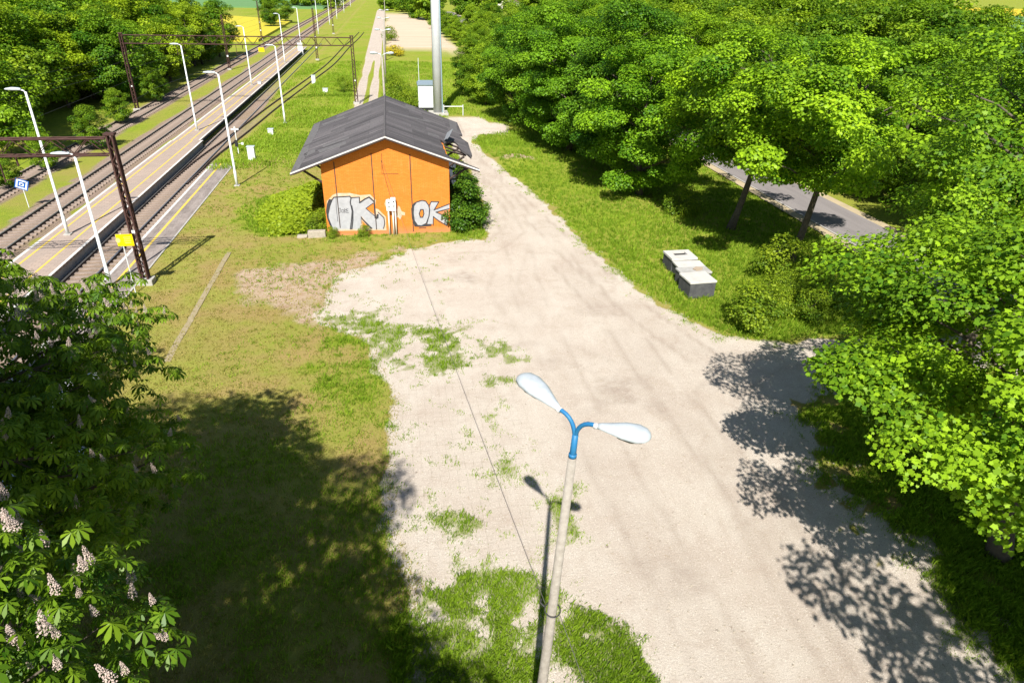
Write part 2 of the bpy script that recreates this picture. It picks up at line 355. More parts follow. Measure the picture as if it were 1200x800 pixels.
c = mix(t, edge(s1.outputs['Green'], 1.3, .22), dry, lush)
soilc = mix(t, ramp(t, nm, (.35, 0.), (.7, 1.)), (.33, .22, .13), (.46, .36, .26))
soilc = mix(t, ramp(t, nx_, (.52, 0.), (.7, .7)), soilc, (.6, .52, .42))
c = mix(t, edge(s1.outputs['Blue'], 1.5, .3), c, soilc)
# gravel: pale sand with darker swept streaks, stones
st = noise(t, scalev(t, p, (1.1, .16, 1)), 1.6, 6, .62, .6)
gr = mix(t, ramp(t, st, (.38, 0.), (.66, 1.)), (.64, .575, .495), (.60, .53, .45))
gr = mix(t, ramp(t, nb, (.45, 0.), (.7, .8)), gr, (.52, .435, .365))
gr = mix(t, ramp(t, noise(t, p, .9, 6, .7, .8), (.5, 0.), (.72, .7)), gr, (.46, .375, .305))
gr = mix(t, ramp(t, nm, (.58, 0.), (.75, .55)), gr, (.66, .59, .49))
gr = mix(t, ramp(t, nx_, (.40, .7), (.54, 0.)), gr, (.33, .265, .205))
gr = mix(t, ramp(t, noise(t, p, 22, 3, .6), (.54, 0.), (.66, .5)), gr, (.36, .29, .23))
vo = N(t, 'ShaderNodeTexVoronoi', Scale=11.); t.links.new(p, vo.inputs['Vector'])
v2 = N(t, 'ShaderNodeTexVoronoi', Scale=27.); t.links.new(p, v2.inputs['Vector'])
patchy = ramp(t, noise(t, p, .7, 4, .65), (.36, .15), (.62, 1.))
gr = mix(t, math_(t, 'MULTIPLY', ramp(t, v2.outputs['Distance'], (.22, .75), (.42, 0.)), patchy), gr, (.40, .325, .26))
gr = mix(t, ramp(t, vo.outputs['Distance'], (.12, .65), (.22, 0.)), gr, (.76, .70, .61))
gr = mix(t, math_(t, 'MULTIPLY', ramp(t, noise(t, p, 5, 5, .75), (.60, 0.), (.68, .8)), patchy), gr, (.36, .285, .19))
sp = math_(t, 'MULTIPLY', ramp(t, noise(t, p, 7, 3, .6), (.64, 0.), (.70, 1.)), ramp(t, noise(t, p, .5, 3), (.5, 0.), (.62, 1.)))
gr = mix(t, math_(t, 'MULTIPLY', sp, .65), gr, (.16, .12, .09))
# faint grid of paving slabs under the sand
br = N(t, 'ShaderNodeTexBrick', offset=0.); t.links.new(p, br.inputs['Vector'])
for k, v in (('Scale', 1.), ('Mortar Size', .016), ('Brick Width', .3), ('Row Height', .3), ('Mortar Smooth', .3)): br.inputs[k].default_value = v
gf = math_(t, 'MULTIPLY', math_(t, 'MULTIPLY', br.outputs['Fac'], s2.outputs['Green']), ramp(t, nm, (.42, .0), (.58, .32)))
gr = mix(t, gf, gr, (.25, .21, .15))
tkf = math_(t, 'MULTIPLY', s2.outputs['Blue'], ramp(t, nf, (.3, .45), (.65, 1.)))
gr = mix(t, math_(t, 'MULTIPLY', tkf, .75), gr, (.31, .245, .195))
gr = mix(t, math_(t, 'MULTIPLY', a2.outputs['Alpha'], ramp(t, nm, (.35, .15), (.6, .75))), gr, (.33, .265, .215))
c = mix(t, edge(s1.outputs['Red'], .9, .14), c, gr)
# grass growing over the gravel comes back on top of it
over = math_(t, 'MULTIPLY', edge(s1.outputs['Green'], 1.2, .12), ramp(t, s1.outputs['Red'], (.5, 0.), (.6, 1.)))
c = mix(t, math_(t, 'MULTIPLY', over, .8), c, mix(t, nf, (.13, .19, .02), (.30, .29, .12)))
bal = mix(t, ramp(t, nx_, (.35, 0.), (.65, 1.)), (.15, .105, .08), (.40, .30, .235))
bal = mix(t, ramp(t, nb, (.4, 0.), (.65, .6)), bal, (.24, .18, .10))
c = mix(t, edge(a1.outputs['Alpha'], 1.0, .2), c, bal)
bf = mix(t, ramp(t, noise(t, scalev(t, p, (.03, .5, 1)), 1.5, 5), (.35, 0.), (.65, 1.)), (.46, .34, .245), (.56, .45, .33))
c = mix(t, s2.outputs['Red'], c, bf)
t.links.new(c, b.inputs['Base Color']); b.inputs['Roughness'].default_value = .95; b.inputs['Specular IOR Level'].default_value = .1
bump(t, b, math_(t, 'ADD', nf, math_(t, 'MULTIPLY', nx_, .9)), .7, .06)
me.materials.append(m)
tag(link('ground', me), kind='structure')

# asphalt road on the right with shoulders
m, t, b = nodes('asphalt'); p = geopos(t)
c = mix(t, ramp(t, noise(t, scalev(t, p, (1, .1, 1)), 1.2, 5), (.35, 0.), (.7, 1.)), (.25, .225, .215), (.19, .17, .165))
c = mix(t, ramp(t, noise(t, p, 40, 3), (.4, .3), (.6, 0.)), c, (.10, .09, .09))
t.links.new(c, b.inputs['Base Color']); bump(t, b, noise(t, p, 60, 2), .3, .01); M['asphalt'] = m
def strip(name, x0, x1, y0, y1, z, mat, n=40):
    mb = MB(); ys = np.linspace(y0, y1, n)
    for i in range(n-1): mb.add([(x0, ys[i], z), (x1, ys[i], z), (x1, ys[i+1], z), (x0, ys[i+1], z)], [(0, 1, 2, 3)])
    return mb.build(name, mat)
tag(strip('road_shoulder', 28.9, 35.0, -20, 400, .075, worn('sandy_shoulder', (.46, .37, .24), (.36, .29, .17), .8, .95)), kind='structure')
tag(strip('road', 29.8, 34.2, -20, 400, .082, M['asphalt']), kind='structure')
mb = MB(); mb.box((29.75, 190, .10), (.12, 420, .10)); bevel(tag(mb.build('road_kerb', M['concrete']), kind='structure'), .02)

# far fields
def field(name, poly, z, col, col2, label=None):
    mm, tt, bb = nodes(name); pp = geopos(tt)
    f = noise(tt, scalev(tt, pp, (.25, .04, 1)), .6, 5, .6); f2 = noise(tt, pp, 1.2, 4, .7)
    cc = mix(tt, f, col, col2); cc = mix(tt, math_(tt, 'MULTIPLY', f2, .4), cc, tuple(x*.75 for x in col2)); tt.links.new(cc, bb.inputs['Base Color'])
    mb = MB(); n = len(poly); mb.add([(x, y, z) for x, y in poly]+[(x, y, z-.6) for x, y in poly], [tuple(range(n))]+[(i, n+i, n+(i+1) % n, (i+1) % n) for i in range(n)])
    return tag(mb.build(name, mm), kind='structure')
field('rapeseed_field', [(-34.3, 205), (-36.5, 300), (-130, 390), (-160, 230), (-60, 205)], -.15, (.52, .43, .02), (.46, .40, .04))
field('green_field', [(-34, 420), (-40, 900), (-600, 1400), (-700, 600), (-140, 425)], -.15, (.10, .22, .075), (.13, .25, .09))
field('meadow', [(110, 120), (420, 330), (520, 500), (330, 520), (130, 300)], .5, (.09, .20, .075), (.11, .23, .085))
field('yellow_field', [(335, 525), (525, 505), (760, 760), (560, 800)], .5, (.62, .44, .02), (.58, .42, .02))

# ------------------------------------------------------------------ railway
def rail_mb(pts):
    mb = MB(); prof = [(-.07, 0), (.07, 0), (.07, .03), (.02, .05), (.02, .12), (.036, .13), (.036, .165), (-.036, .165), (-.036, .13), (-.02, .12), (-.02, .05), (-.07, .03)]
    n = len(prof); P = [Vector(q) for q in pts]
    for i, q in enumerate(P):
        tn = (P[min(i+1, len(P)-1)]-P[max(i-1, 0)]); tn.z = 0; tn.normalize(); s = Vector((tn.y, -tn.x, 0))
        for u, v in prof: mb.v.append(tuple(q+s*u*1.25+Vector((0, 0, v))))
    for i in range(len(P)-1):
        for k in range(n):
            mb.f.append((i*n+k, i*n+(k+1) % n, (i+1)*n+(k+1) % n, (i+1)*n+k)); mb.m.append(1 if k == 6 else 0)
    return mb
def track(label, center, gauge, zb, sl_from, sl_to, step, nsl=100, polished=True, sleepers=True):
    root = empty('railway_track', (center[0][0], center[0][1], zb), label, 'railway track', 'railway tracks beside the platforms')
    P = [Vector((x, y, 0)) for x, y in center]
    for s in (-1, 1):
        q = []
        for i, v in enumerate(P):
            tn = (P[min(i+1, len(P)-1)]-P[max(i-1, 0)]).normalized()
            q.append(v+Vector((tn.y, -tn.x, 0))*s*gauge/2-P[0])
        rail_mb(q).build('rail', [M['rail'], M['railtop'] if polished else M['rail']], root)
    if not sleepers: return root
    L = [0]
    for a_, b_ in zip(P[:-1], P[1:]): L.append(L[-1]+(b_-a_).length)
    def at(sv):
        for i in range(len(P)-1):
            if sv <= L[i+1]: f = (sv-L[i])/(L[i+1]-L[i]); return P[i].lerp(P[i+1], f), (P[i+1]-P[i]).normalized()
        return P[-1], (P[-1]-P[-2]).normalized()
    proto = None; rest = MB(); sv = sl_from; k = 0
    while sv < sl_to:
        q, tn = at(sv); q = q-P[0]; rz = math.atan2(-tn.x, tn.y)+random.uniform(-.02, .02); zz = -.035+random.uniform(-.012, .01)
        if k < nsl:
            if proto is None:
                pm = MB(); pm.box((0, 0, 0), (gauge+.95, .25, .16)); proto = bevel(pm.build('sleeper', M['sleeper'], root), .02); o = proto
            else:
                o = proto.copy(); C.objects.link(o); o.parent = root
            o.location = (q.x, q.y, zz); o.rotation_euler.z = rz
        else: rest.box((q.x, q.y, zz), (gauge+.95, .25, .16), rz)
        sv += step; k += 1
    if rest.v: tag(rest.build('sleepers', M['sleeper'], root), kind='stuff')
    return root
random.seed(3)
ys = [20, 45, 90, 160, 260, 420, 700, 1200]
track('railway track between the grass strip and the left edge of the island platform', [(-25.35, y) for y in ys], 1.62, -.70, 10, 210, .62)
track('overgrown railway track next to the wood, farthest left of the tracks', [(-31.3+(0 if y < 160 else 0), y) for y in ys], 1.62, -.70, 20, 120, .62)
track('railway track in the cutting between the two platforms', [(-18.3, y) for y in [20, 45, 66, 90, 130, 200]], 1.5, -.72, 10, 70, .62, polished=True)
sc = [(x, y) for x, y in SID]; dense = []
for i in range(len(sc)-1):
    for k in range(6): f = k/6; dense.append((sc[i][0]*(1-f)+sc[i+1][0]*f, sc[i][1]*(1-f)+sc[i+1][1]*f))
for _ in range(6):
    dense = [dense[0]]+[((dense[i-1][0]+2*dense[i][0]+dense[i+1][0])/4, (dense[i-1][1]+2*dense[i][1]+dense[i+1][1])/4) for i in range(1, len(dense)-1)]+[dense[-1]]
root = empty('railway_track', (dense[0][0], dense[0][1], 0), 'rusty siding track curving away to the right through the grass', 'railway track', 'railway tracks beside the platforms')
for s in (-1, 1):
    q = []
    for i, v in enumerate(dense):
        a_, b_ = dense[max(i-1, 0)], dense[min(i+1, len(dense)-1)]; tn = Vector((b_[0]-a_[0], b_[1]-a_[1], 0)).normalized()
        x, y = v[0]+tn.y*s*.75, v[1]-tn.x*s*.75; q.append((x-dense[0][0], y-dense[0][1], float(hz(x, y))+.02))
    rail_mb(q).build('rail', M['rail'], root)
# platforms
m, t, b = nodes('platform_slabs'); p = geopos(t)
br = N(t, 'ShaderNodeTexBrick', offset=.5); t.links.new(p, br.inputs['Vector'])
for k, v in (('Scale', 1.), ('Mortar Size', .012), ('Brick Width', .5), ('Row Height', .25)): br.inputs[k].default_value = v
br.inputs['Color1'].default_value = (.43, .33, .265, 1); br.inputs['Color2'].default_value = (.36, .275, .225, 1); br.inputs['Mortar'].default_value = (.22, .17, .13, 1)
c = mix(t, ramp(t, noise(t, scalev(t, p, (1, .3, 1)), .9, 5), (.35, 0.), (.7, .7)), br.outputs['Color'], (.30, .25, .215))
c = mix(t, ramp(t, noise(t, p, 30, 3), (.4, .3), (.6, 0.)), c, (.18, .14, .11)); t.links.new(c, b.inputs['Base Color']); M['slab'] = m
m, t, b = nodes('grey_platform_slabs'); p = geopos(t)
br = N(t, 'ShaderNodeTexBrick', offset=.5); t.links.new(p, br.inputs['Vector'])
for k, v in (('Scale', 1.), ('Mortar Size', .015), ('Brick Width', .5), ('Row Height', .5)): br.inputs[k].default_value = v
br.inputs['Color1'].default_value = (.25, .21, .19, 1); br.inputs['Color2'].default_value = (.19, .16, .145, 1); br.inputs['Mortar'].default_value = (.11, .09, .07, 1)
c = mix(t, ramp(t, noise(t, scalev(t, p, (2, .5, 1)), .9, 5), (.4, 0.), (.65, .8)), br.outputs['Color'], (.33, .28, .25))
c = mix(t, ramp(t, noise(t, p, 12, 3), (.4, .4), (.55, 0.)), c, (.15, .125, .105)); t.links.new(c, b.inputs['Base Color']); M['greyslab'] = m
M['whiteline'] = worn('worn_white_line', (.68, .66, .62), (.50, .46, .42), 2.5, .85)
M['yellowline'] = worn('worn_yellow_line', (.72, .50, .05), (.55, .40, .12), 1.6, .85)
def platform(name, x0, x1, y0, y1, top, zb, mat, wall, lines, over=0.):
    mb = MB(); mb.box(((x0+x1)/2, (y0+y1)/2, top-.06), (x1-x0, y1-y0, .12)); o = tag(mb.build(name, mat), kind='structure')
    mb = MB(); mb.box(((x0+x1)/2, (y0+y1)/2, (zb+top-.12)/2), (x1-x0-.24-over, y1-y0-.1, top-.12-zb)); mb.build('platform_wall', wall, o)
    for (lx, wd, mt) in lines:
        mb = MB(); mb.box((lx, (y0+y1)/2, top+.002), (wd, y1-y0-.05, .008)); mb.build('painted_line', mt, o)
    return o
W_, Y_ = M['whiteline'], M['yellowline']
platform('platform', -22.4, -19.25, 18, 74.6, 0, -.9, M['slab'], M['concrete'], [(-22.29, .2, W_), (-19.35, .18, W_), (-21.73, .13, Y_), (-20.3, .13, Y_)])
platform('platform', -22.3, -19.55, 74.64, 183, 0, -.9, M['slab'], worn('platform_hollow_shade', (.10, .13, .13), (.07, .09, .09), 2, .9), [(-22.19, .2, W_), (-19.65, .18, W_), (-21.6, .13, Y_), (-20.45, .13, Y_)], .8)  # far part: inset wall coloured dark as the shade in the hollow below
platform('platform', -16.3, -14.35, 18, 64.4, .015, -.9, M['greyslab'], M['concrete'], [(-16.2, .19, W_), (-15.45, .17, Y_)])
mb = MB(); mb.box((-14.29, 41, 0), (.1, 47, .10)); tag(mb.build('kerb', M['concrete']), kind='structure')
mb = MB()
for i in range(16): mb.box((-10.36+random.uniform(-.02, .02), 28+i*.85, .0), (.28, .8, .09), random.uniform(-.02, .02))
tag(mb.build('cable_duct_covers', worn('mossy_concrete', (.34, .28, .19), (.27, .22, .11), 3, .95)), kind='structure')

# catenary masts and gantries
def lattice(mb, x, y, z0, z1, wd=.42, dp=.30, n=None, taper=.75):
    n = n or int((z1-z0)/.42)
    def q(u, v, f): k = 1-(1-taper)*f; return (x+u*wd/2*k, y+v*dp/2*k, z0+(z1-z0)*f)
    for v in (-1, 1):
        for u in (-1, 1): mb.tube([q(u, v, 0), q(u, v, 1)], .062, 4)
        for i in range(n):
            f0, f1 = i/n, (i+1)/n; s = 1 if i % 2 else -1
            mb.tube([q(-s, v, f0), q(s, v, f1)], .028, 4)
    for u in (-1, 1):
        for i in range(n):
            f0, f1 = i/n, (i+1)/n; s = 1 if i % 2 else -1
            mb.tube([q(u, -s, f0), q(u, s, f1)], .022, 4)
def truss(mb, x0, x1, y, z0, z1, dp=.45, step=.8):
    n = int(abs(x1-x0)/step)
    for z in (z0, z1):
        for v in (-1, 1): mb.tube([(x0, y+v*dp/2, z), (x1, y+v*dp/2, z)], .045, 4)
    for i in range(n):
        a_, b_ = x0+(x1-x0)*i/n, x0+(x1-x0)*(i+1)/n; s = i % 2
        for v in (-1, 1):
            mb.tube([(a_, y+v*dp/2, z0 if s else z1), (b_, y+v*dp/2, z1 if s else z0)], .022, 4)
        mb.tube([(a_, y-dp/2, z1), (b_, y+dp/2, z1)], .018, 4); mb.tube([(a_, y-dp/2, z0), (b_, y+dp/2, z0)], .018, 4)
def gantry(label, xl, xr, y, zl, zr, zb0, zb1, wd):
    root = empty('catenary_gantry', (xr, y, 0), label, 'gantry', 'catenary gantries across the tracks')
    for x, z0 in ((xl, zl), (xr, zr)):
        mb = MB(); lattice(mb, x-xr, 0, z0, zb1+.15, wd*.88); mb.box((x-xr, 0, zb1+.2), (.5, .4, .1)); o = mb.build('mast', M['rust'], root)
        f = MB(); f.box((x-xr, 0, z0+.12), (.8, .7, .34)); bevel(f.build('footing', M['concrete'], o), .03)
        n = MB(); n.box((x-xr+.04, -.2, z0+3.0), (.16, .03, .16)); n.build('number_plate', M['whitepaint'], o)
    mb = MB(); truss(mb, xl-xr+.2, -.2, 0, zb0, zb1); mb.build('beam', M['rust'], root)
    mb = MB()
    for tx in ((-18.3, -25.35, -31.3)):
        x = tx-xr
        if xl < tx < xr:
            mb.tube([(x-.8, 0, zb0), (x-.8, 0, zb0-1.3)], .035, 5); mb.tube([(x-.8, 0, zb0-1.2), (x+.1, 0, zb0-1.05)], .025, 5); mb.tube([(x, 0, zb0), (x, 0, zb0-.5)], .05, 6)
    mb.build('hanger', M['rust'], root)
    return root
gantry('brown lattice gantry with its mast on the grey platform beside the yellow sign', -33.4, -13.8, 36.8, -.75, 0, 6.95, 7.75, .38)
gantry('brown lattice gantry spanning the tracks beyond the orange building', -32.4, -4.72, 97.2, -.75, 0, 7.2, 8.15, .42)
def mast(label, x, y, h, z0):
    root = empty('catenary_mast', (x, y, z0), label, 'mast', 'single catenary masts along the line')
    mb = MB(); lattice(mb, 0, 0, 0, h, .34, .26, taper=.6); mb.build('post', M['rust'], root)
    mb = MB(); mb.box((0, 0, .12), (.7, .6, .3)); mb.build('footing', M['concrete'], root)
    mb = MB(); mb.box((0.03, -.17, 2.4), (.26, .04, .3)); mb.box((0.03, -.17, 4.4), (.16, .04, .16)); mb.build('plate', M['whitepaint'], root)
    mb = MB(); mb.tube([(0, 0, h*.72), (2.6, 0, h*.78)], .03, 5); mb.tube([(0, 0, h*.9), (2.6, 0, h*.78)], .02, 5); mb.build('bracket', M['rust'], root)
mast('brown lattice mast at the edge of the wood with two white plates', -29.6, 141.9, 9.3, -.75)
mast('thin brown lattice mast in the grass between the platform end and the curved siding', -14.6, 153.6, 9.6, -.1)
mast('far thin brown lattice mast right of the tracks, beyond the platform end', -16.1, 226.6, 10., 0)
mast('far brown lattice mast at the near corner of the yellow rapeseed field', -34.5, 212, 9.6, -.75)
for nm, x, z in (('left', -31.3, 5.6), ('mid', -25.35, 5.6), ('right', -18.3, 5.6)):
    root = empty('overhead_wire', (x, 0, 0), {'left': 'pair of overhead wires above the overgrown track by the wood', 'mid': 'pair of overhead wires above the track left of the island platform', 'right': 'pair of overhead wires above the track between the platforms'}[nm], 'overhead wire', 'overhead wires above the tracks')
    mb = MB(); mb.tube([(0, 0, z), (0, 400, z)], .012, 4); mb.build('contact_wire', M['wire'], root)
    pts = []
    for k in range(0, 28): yy = k*15; f = (yy % 60)/60; pts.append((0, yy, z+1.4-2.4*f*(1-f)))
    mb = MB(); mb.tube(pts, .012, 4); mb.build('carrier_wire', M['wire'], root)

# platform lamps
lamp_root = None
def platform_lamp(label, x, y, h, z0=0):
    global lamp_root
    if lamp_root is None:
        root = empty('platform_lamp', (x, y, z0), label, 'lamp post', 'white lamp posts of the platforms')
        mb = MB(); mb.tube([(0, 0, 0), (0, 0, 1.2), (0, 0, 1.25), (0, 0, 8.45)], [.11, .11, .085, .06], 10); mb.build('post', M['whitepaint'], root, True)
        mb = MB(); mb.box((0, 0, .04), (.42, .42, .10)); bevel(mb.build('base', M['concrete'], root), .02)
        mb = MB(); mb.tube([(0, 0, 8.4), (-.1, 0, 8.52), (-.35, 0, 8.57)], .04, 8); mb.build('arm', M['whitepaint'], root, True)
        mb = MB(); P = []
        for k, (xx, hw, zt, zb) in enumerate(((-.2, .09, .05, -.05), (-.34, .14, .09, -.05), (-.7, .16, .11, -.04), (-.98, .11, .07, -.02), (-1.06, .05, .03, 0))):
            zc = 8.58
            P += [(xx, -hw, zc), (xx, -hw*.6, zc+zt), (xx, hw*.6, zc+zt), (xx, hw, zc), (xx, hw*.7, zc+zb), (xx, -hw*.7, zc+zb)]
        F_ = [tuple(range(6)), tuple(range(24, 30))[::-1]]
        for k in range(4):
            for j in range(6): F_.append((k*6+j, k*6+(j+1) % 6, k*6+6+(j+1) % 6, k*6+6+j))
        mb.add(P, F_); hd = mb.build('lamp_head', M['lampwhite'], root, True)
        mb = MB(); mb.box((-.62, 0, 8.535), (.42, .18, .02)); mb.build('glass', M['diffuser'], hd)
        lamp_root = root; root.scale.z = h/8.55; return root
    o = dup(lamp_root); o.location = (x, y, z0); o.scale.z = h/8.55; tag(o, label); return o
platform_lamp('white lamp post at the near end of the island platform, left of the gantry mast', -21.04, 45.55, 8.8)
platform_lamp('shorter white lamp post standing on the grey platform just left of the yellow sign', -15.57, 36.62, 7.05)
platform_lamp('white lamp post in the dry grass at the far end of the grey platform', -12.68, 56.58, 8.5)
platform_lamp('white lamp post on the island platform, second from its near end', -21.03, 79.74, 8.55)
platform_lamp('white lamp post on the island platform just beyond the second gantry', -21.22, 115.4, 8.2)
platform_lamp('white lamp post in the meadow left of the dark roof', -12.44, 84.43, 8.3, float(hz(-12.44, 84.43)))
platform_lamp('white lamp post on the island platform near the white notice board', -20.2, 147, 8.6)
platform_lamp('white lamp post at the far tip of the island platform', -20.4, 178.2, 8.6)
for y in (225.7, 272.5, 314, 369.6, 440):
    platform_lamp({225.7: 'nearest white lamp post right of the tracks beyond the platform end', 272.5: 'second white lamp post right of the tracks beyond the platform end', 314: 'third white lamp post right of the tracks beyond the platform end', 369.6: 'fourth white lamp post right of the tracks beyond the platform end', 440: 'farthest white lamp post beside the tracks, near the top of the photo'}[y], -20.4, y, 9)

# ------------------------------------------------------------------ orange building
FY, BY = 43.75, 59.6; XL, XR = -4.66, 3.38; RX = -.57; EZ, RZ = 4.28, 6.43; EL, ER = -6.46, 5.3; RY0, RY1 = 43.15, 60.0
slope_l = (RZ-EZ)/(RX-EL); slope_r = (RZ-EZ)/(ER-RX)
house = empty('goods_shed', (RX, FY, 0), 'orange brick shed with graffiti and a broken dark felt roof', 'shed')
def L_(x, y, z): return (x-RX, y-FY, z)
m, t, b = nodes('orange_painted_brick'); p = objco(t)
cmb = t.nodes.new('ShaderNodeCombineXYZ'); sx = t.nodes.new('ShaderNodeSeparateXYZ'); t.links.new(p, sx.inputs[0])
t.links.new(math_(t, 'ADD', sx.outputs[0], sx.outputs[1]), cmb.inputs[0]); t.links.new(sx.outputs[2], cmb.inputs[1])
br = N(t, 'ShaderNodeTexBrick', offset=.5); t.links.new(cmb.outputs[0], br.inputs['Vector'])
for k, v in (('Scale', 1.), ('Mortar Size', .008), ('Brick Width', .26), ('Row Height', .085)): br.inputs[k].default_value = v
br.inputs['Color1'].default_value = (.63, .21, .032, 1); br.inputs['Color2'].default_value = (.56, .175, .022, 1); br.inputs['Mortar'].default_value = (.44, .13, .016, 1)
n1 = noise(t, p, 1.0, 6, .65); n2 = noise(t, scalev(t, p, (3, 3, .6)), 2., 5, .6)
c = mix(t, ramp(t, n1, (.42, 0.), (.72, .6)), br.outputs['Color'], (.52, .15, .022))
c = mix(t, ramp(t, n2, (.55, 0.), (.75, .35)), c, (.63, .29, .10))
low = ramp(t, math_(t, 'ADD', sx.outputs[2], math_(t, 'MULTIPLY', n1, .9)), (.45, .9), (1.0, 0.))
c = mix(t, low, c, (.47, .19, .09))
c = mix(t, ramp(t, noise(t, p, 9, 4, .7), (.68, 0.), (.76, .7)), c, (.62, .38, .22))
t.links.new(c, b.inputs['Base Color']); bump(t, b, br.outputs['Fac'], -.25, .02); M['orange'] = m
mb = MB(); tk = .14
zc = lambda x: min(RZ-slope_l*(RX-x), RZ-slope_r*(x-RX))-tk-.01
gable = [(XL, -.3), (XR, -.3), (XR, zc(XR)), (RX, zc(RX)), (XL, zc(XL))]
th = .35
mb.prism(gable, lambda u, v: L_(u, FY, v), lambda u, v: L_(u, FY+th, v))
mb.prism(gable, lambda u, v: L_(u, BY-th, v), lambda u, v: L_(u, BY, v))
for x0, x1 in ((XL, XL+th), (XR-th, XR)):
    zt = zc(x0 if x0 < 0 else x1)
    mb.box((((x0+x1)/2)-RX, (FY+BY)/2-FY, (zt-.3)/2-.0), (th, BY-FY-2*th, zt+.3))
wall = mb.build('wall', M['orange'], house)
# dark joints, door outline
mb = MB()
for (x0, z0, x1, z1) in ((-3.77, 4.8, -3.89, .5), (-1.5, 5.3, -1.5, .3), (.94, 5.2, .88, .1)):
    mb.box(((x0+x1)/2-RX, -.004, (z0+z1)/2), (.06, .02, z0-z1))
mb.build('wall_joint', M['darkwood'], wall)
mb = MB(); mb.tube([L_(-.84, FY-.01, 5.3), L_(-.91, FY-.01, 3.99), L_(.14, FY-.01, 3.97)], .012, 4); mb.tube([L_(-.9, FY-.03, 4.85), L_(-.82, FY-.03, 4.2), L_(-.44, FY-.03, 2.4)], .012, 5)
mb.build('facade_cable', M['wire'], wall)
def decal(name, polys, dy, mat, parent=wall):
    mb = MB()
    for P in polys: mb.prism(P, lambda u, v: L_(u, FY-dy, v), lambda u, v: L_(u, FY-dy+.0015, v))
    return mb.build(name, mat, parent)
def stroke(P, wd):
    out = []
    for (a_, b_) in zip(P[:-1], P[1:]):
        dx, dz = b_[0]-a_[0], b_[1]-a_[1]; l = math.hypot(dx, dz) or 1; e = wd*.4; ux, uz = dx/l, dz/l
        out.append([(a_[0]-ux*e-uz*wd/2, a_[1]-uz*e+ux*wd/2), (a_[0]-ux*e+uz*wd/2, a_[1]-uz*e-ux*wd/2), (b_[0]+ux*e+uz*wd/2, b_[1]+uz*e-ux*wd/2), (b_[0]+ux*e-uz*wd/2, b_[1]+uz*e+ux*wd/2)])
    return out
halo = [(-4.58, 1.82), (-4.5, 2.3), (-4.11, 2.69), (-3.82, 2.81), (-3.03, 2.8), (-2.36, 2.64), (-1.75, 2.68), (-1.42, 2.3), (-1.5, 1.75), (-1.29, 1.68), (-.84, 1.16), (-.86, .25), (-4.34, .3), (-4.57, 1.18)]
decal('graffiti_overspray', [halo, [(-.79, 2.27), (-.6, 2.4), (-.5, 2.3), (-.54, 1.66), (-.75, 1.71), (-.87, 2.02)], [(-.08, 1.6), (.0, 1.9), (.1, 1.82), (.2, 1.5), (.42, 1.42), (.4, 1.22), (.22, 1.25), (.08, .95), (-.02, 1.1), (-.2, 1.13)]], .004, M['graffhalo'])
hole_or = [(-2.06, 1.77), (-1.58, 2.12), (-1.52, 1.3)]
decal('wall_patch', [hole_or, [(-2.4, .95), (-2.0, .5), (-2.38, .45)]], .006, M['orange'])
K1 = [(-2.95, 2.53), (-2.44, 2.52), (-2.45, 2.14), (-1.84, 2.49), (-1.55, 2.2), (-2.06, 1.77), (-1.56, 1.26), (-1.51, 1.04), (-1.39, 1.04), (-1.28, 1.49), (-.97, 1.11), (-.94, .72), (-1.04, .33), (-1.75, .35), (-2.4, 1.24), (-2.46, .77), (-2.58, .38), (-3.17, .4), (-3.06, 1.05), (-2.96, 1.56), (-3.02, 2.11)]
O1 = [(-4.03, 2.54), (-3.04, 2.56), (-2.95, 2.49), (-3.04, 1.9), (-2.97, 1.56), (-3.06, 1.05), (-3.19, .4), (-4.32, .43), (-4.49, 1.18), (-4.48, 1.43), (-4.24, 2.19)]
O2 = [(1.0, 1.84), (1.18, 2.09), (1.56, 2.21), (1.81, 2.14), (1.99, 1.86), (2.04, 1.55), (1.98, 1.12), (1.79, .64), (1.45, .47), (1.2, .52), (1.0, .84), (.95, 1.36)]
K2 = [(2.16, 2.09), (2.62, 2.05), (2.38, 1.58), (3.34, 1.91), (3.35, 1.62), (2.45, 1.39), (3.25, .97), (3.16, .46), (2.28, 1.08), (2.24, .58), (1.83, .59), (2.0, 1.16), (2.04, 1.64)]
for P_ in (O1, K1, O2, K2): decal('graffiti_letter', [P_], .008, M['graffwhite'])
O2h = [(1.45, 1.59), (1.62, 1.58), (1.65, 1.3), (1.56, 1.06), (1.41, 1.07), (1.35, 1.31)]
O2s = [(1.01, 2.05), (1.18, 2.11), (1.0, 1.84), (.95, 1.36), (1.0, .84), (1.2, .52), (1.45, .47), (1.83, .59), (2.13, .58), (2.13, .45), (1.4, .40), (1.0, .44), (.84, 1.02), (.83, 1.67)]
O1s = [(-4.36, 2.44), (-4.12, 2.4), (-4.33, 1.94), (-4.48, 1.43), (-4.49, 1.18), (-4.29, .48), (-4.43, .48), (-4.6, 1.18), (-4.62, 1.65), (-4.52, 2.11)]
K1d = [(-2.46, 1.29), (-2.32, 1.07), (-1.75, .4), (-1.88, .36), (-2.4, 1.03)]
K1f = [(-1.41, 1.39), (-1.29, 1.34), (-1.33, 1.08), (-1.47, 1.02), (-1.49, 1.09)]
decal('wall_patch', [O2h], .011, M['orange'])
decal('wall_patch', [[(2.6, 1.33), (3.3, 1.56), (3.33, 1.1), (3.2, 1.05)]], .006, M['brickred'])
bl = [O2s, O1s, K1d, K1f]
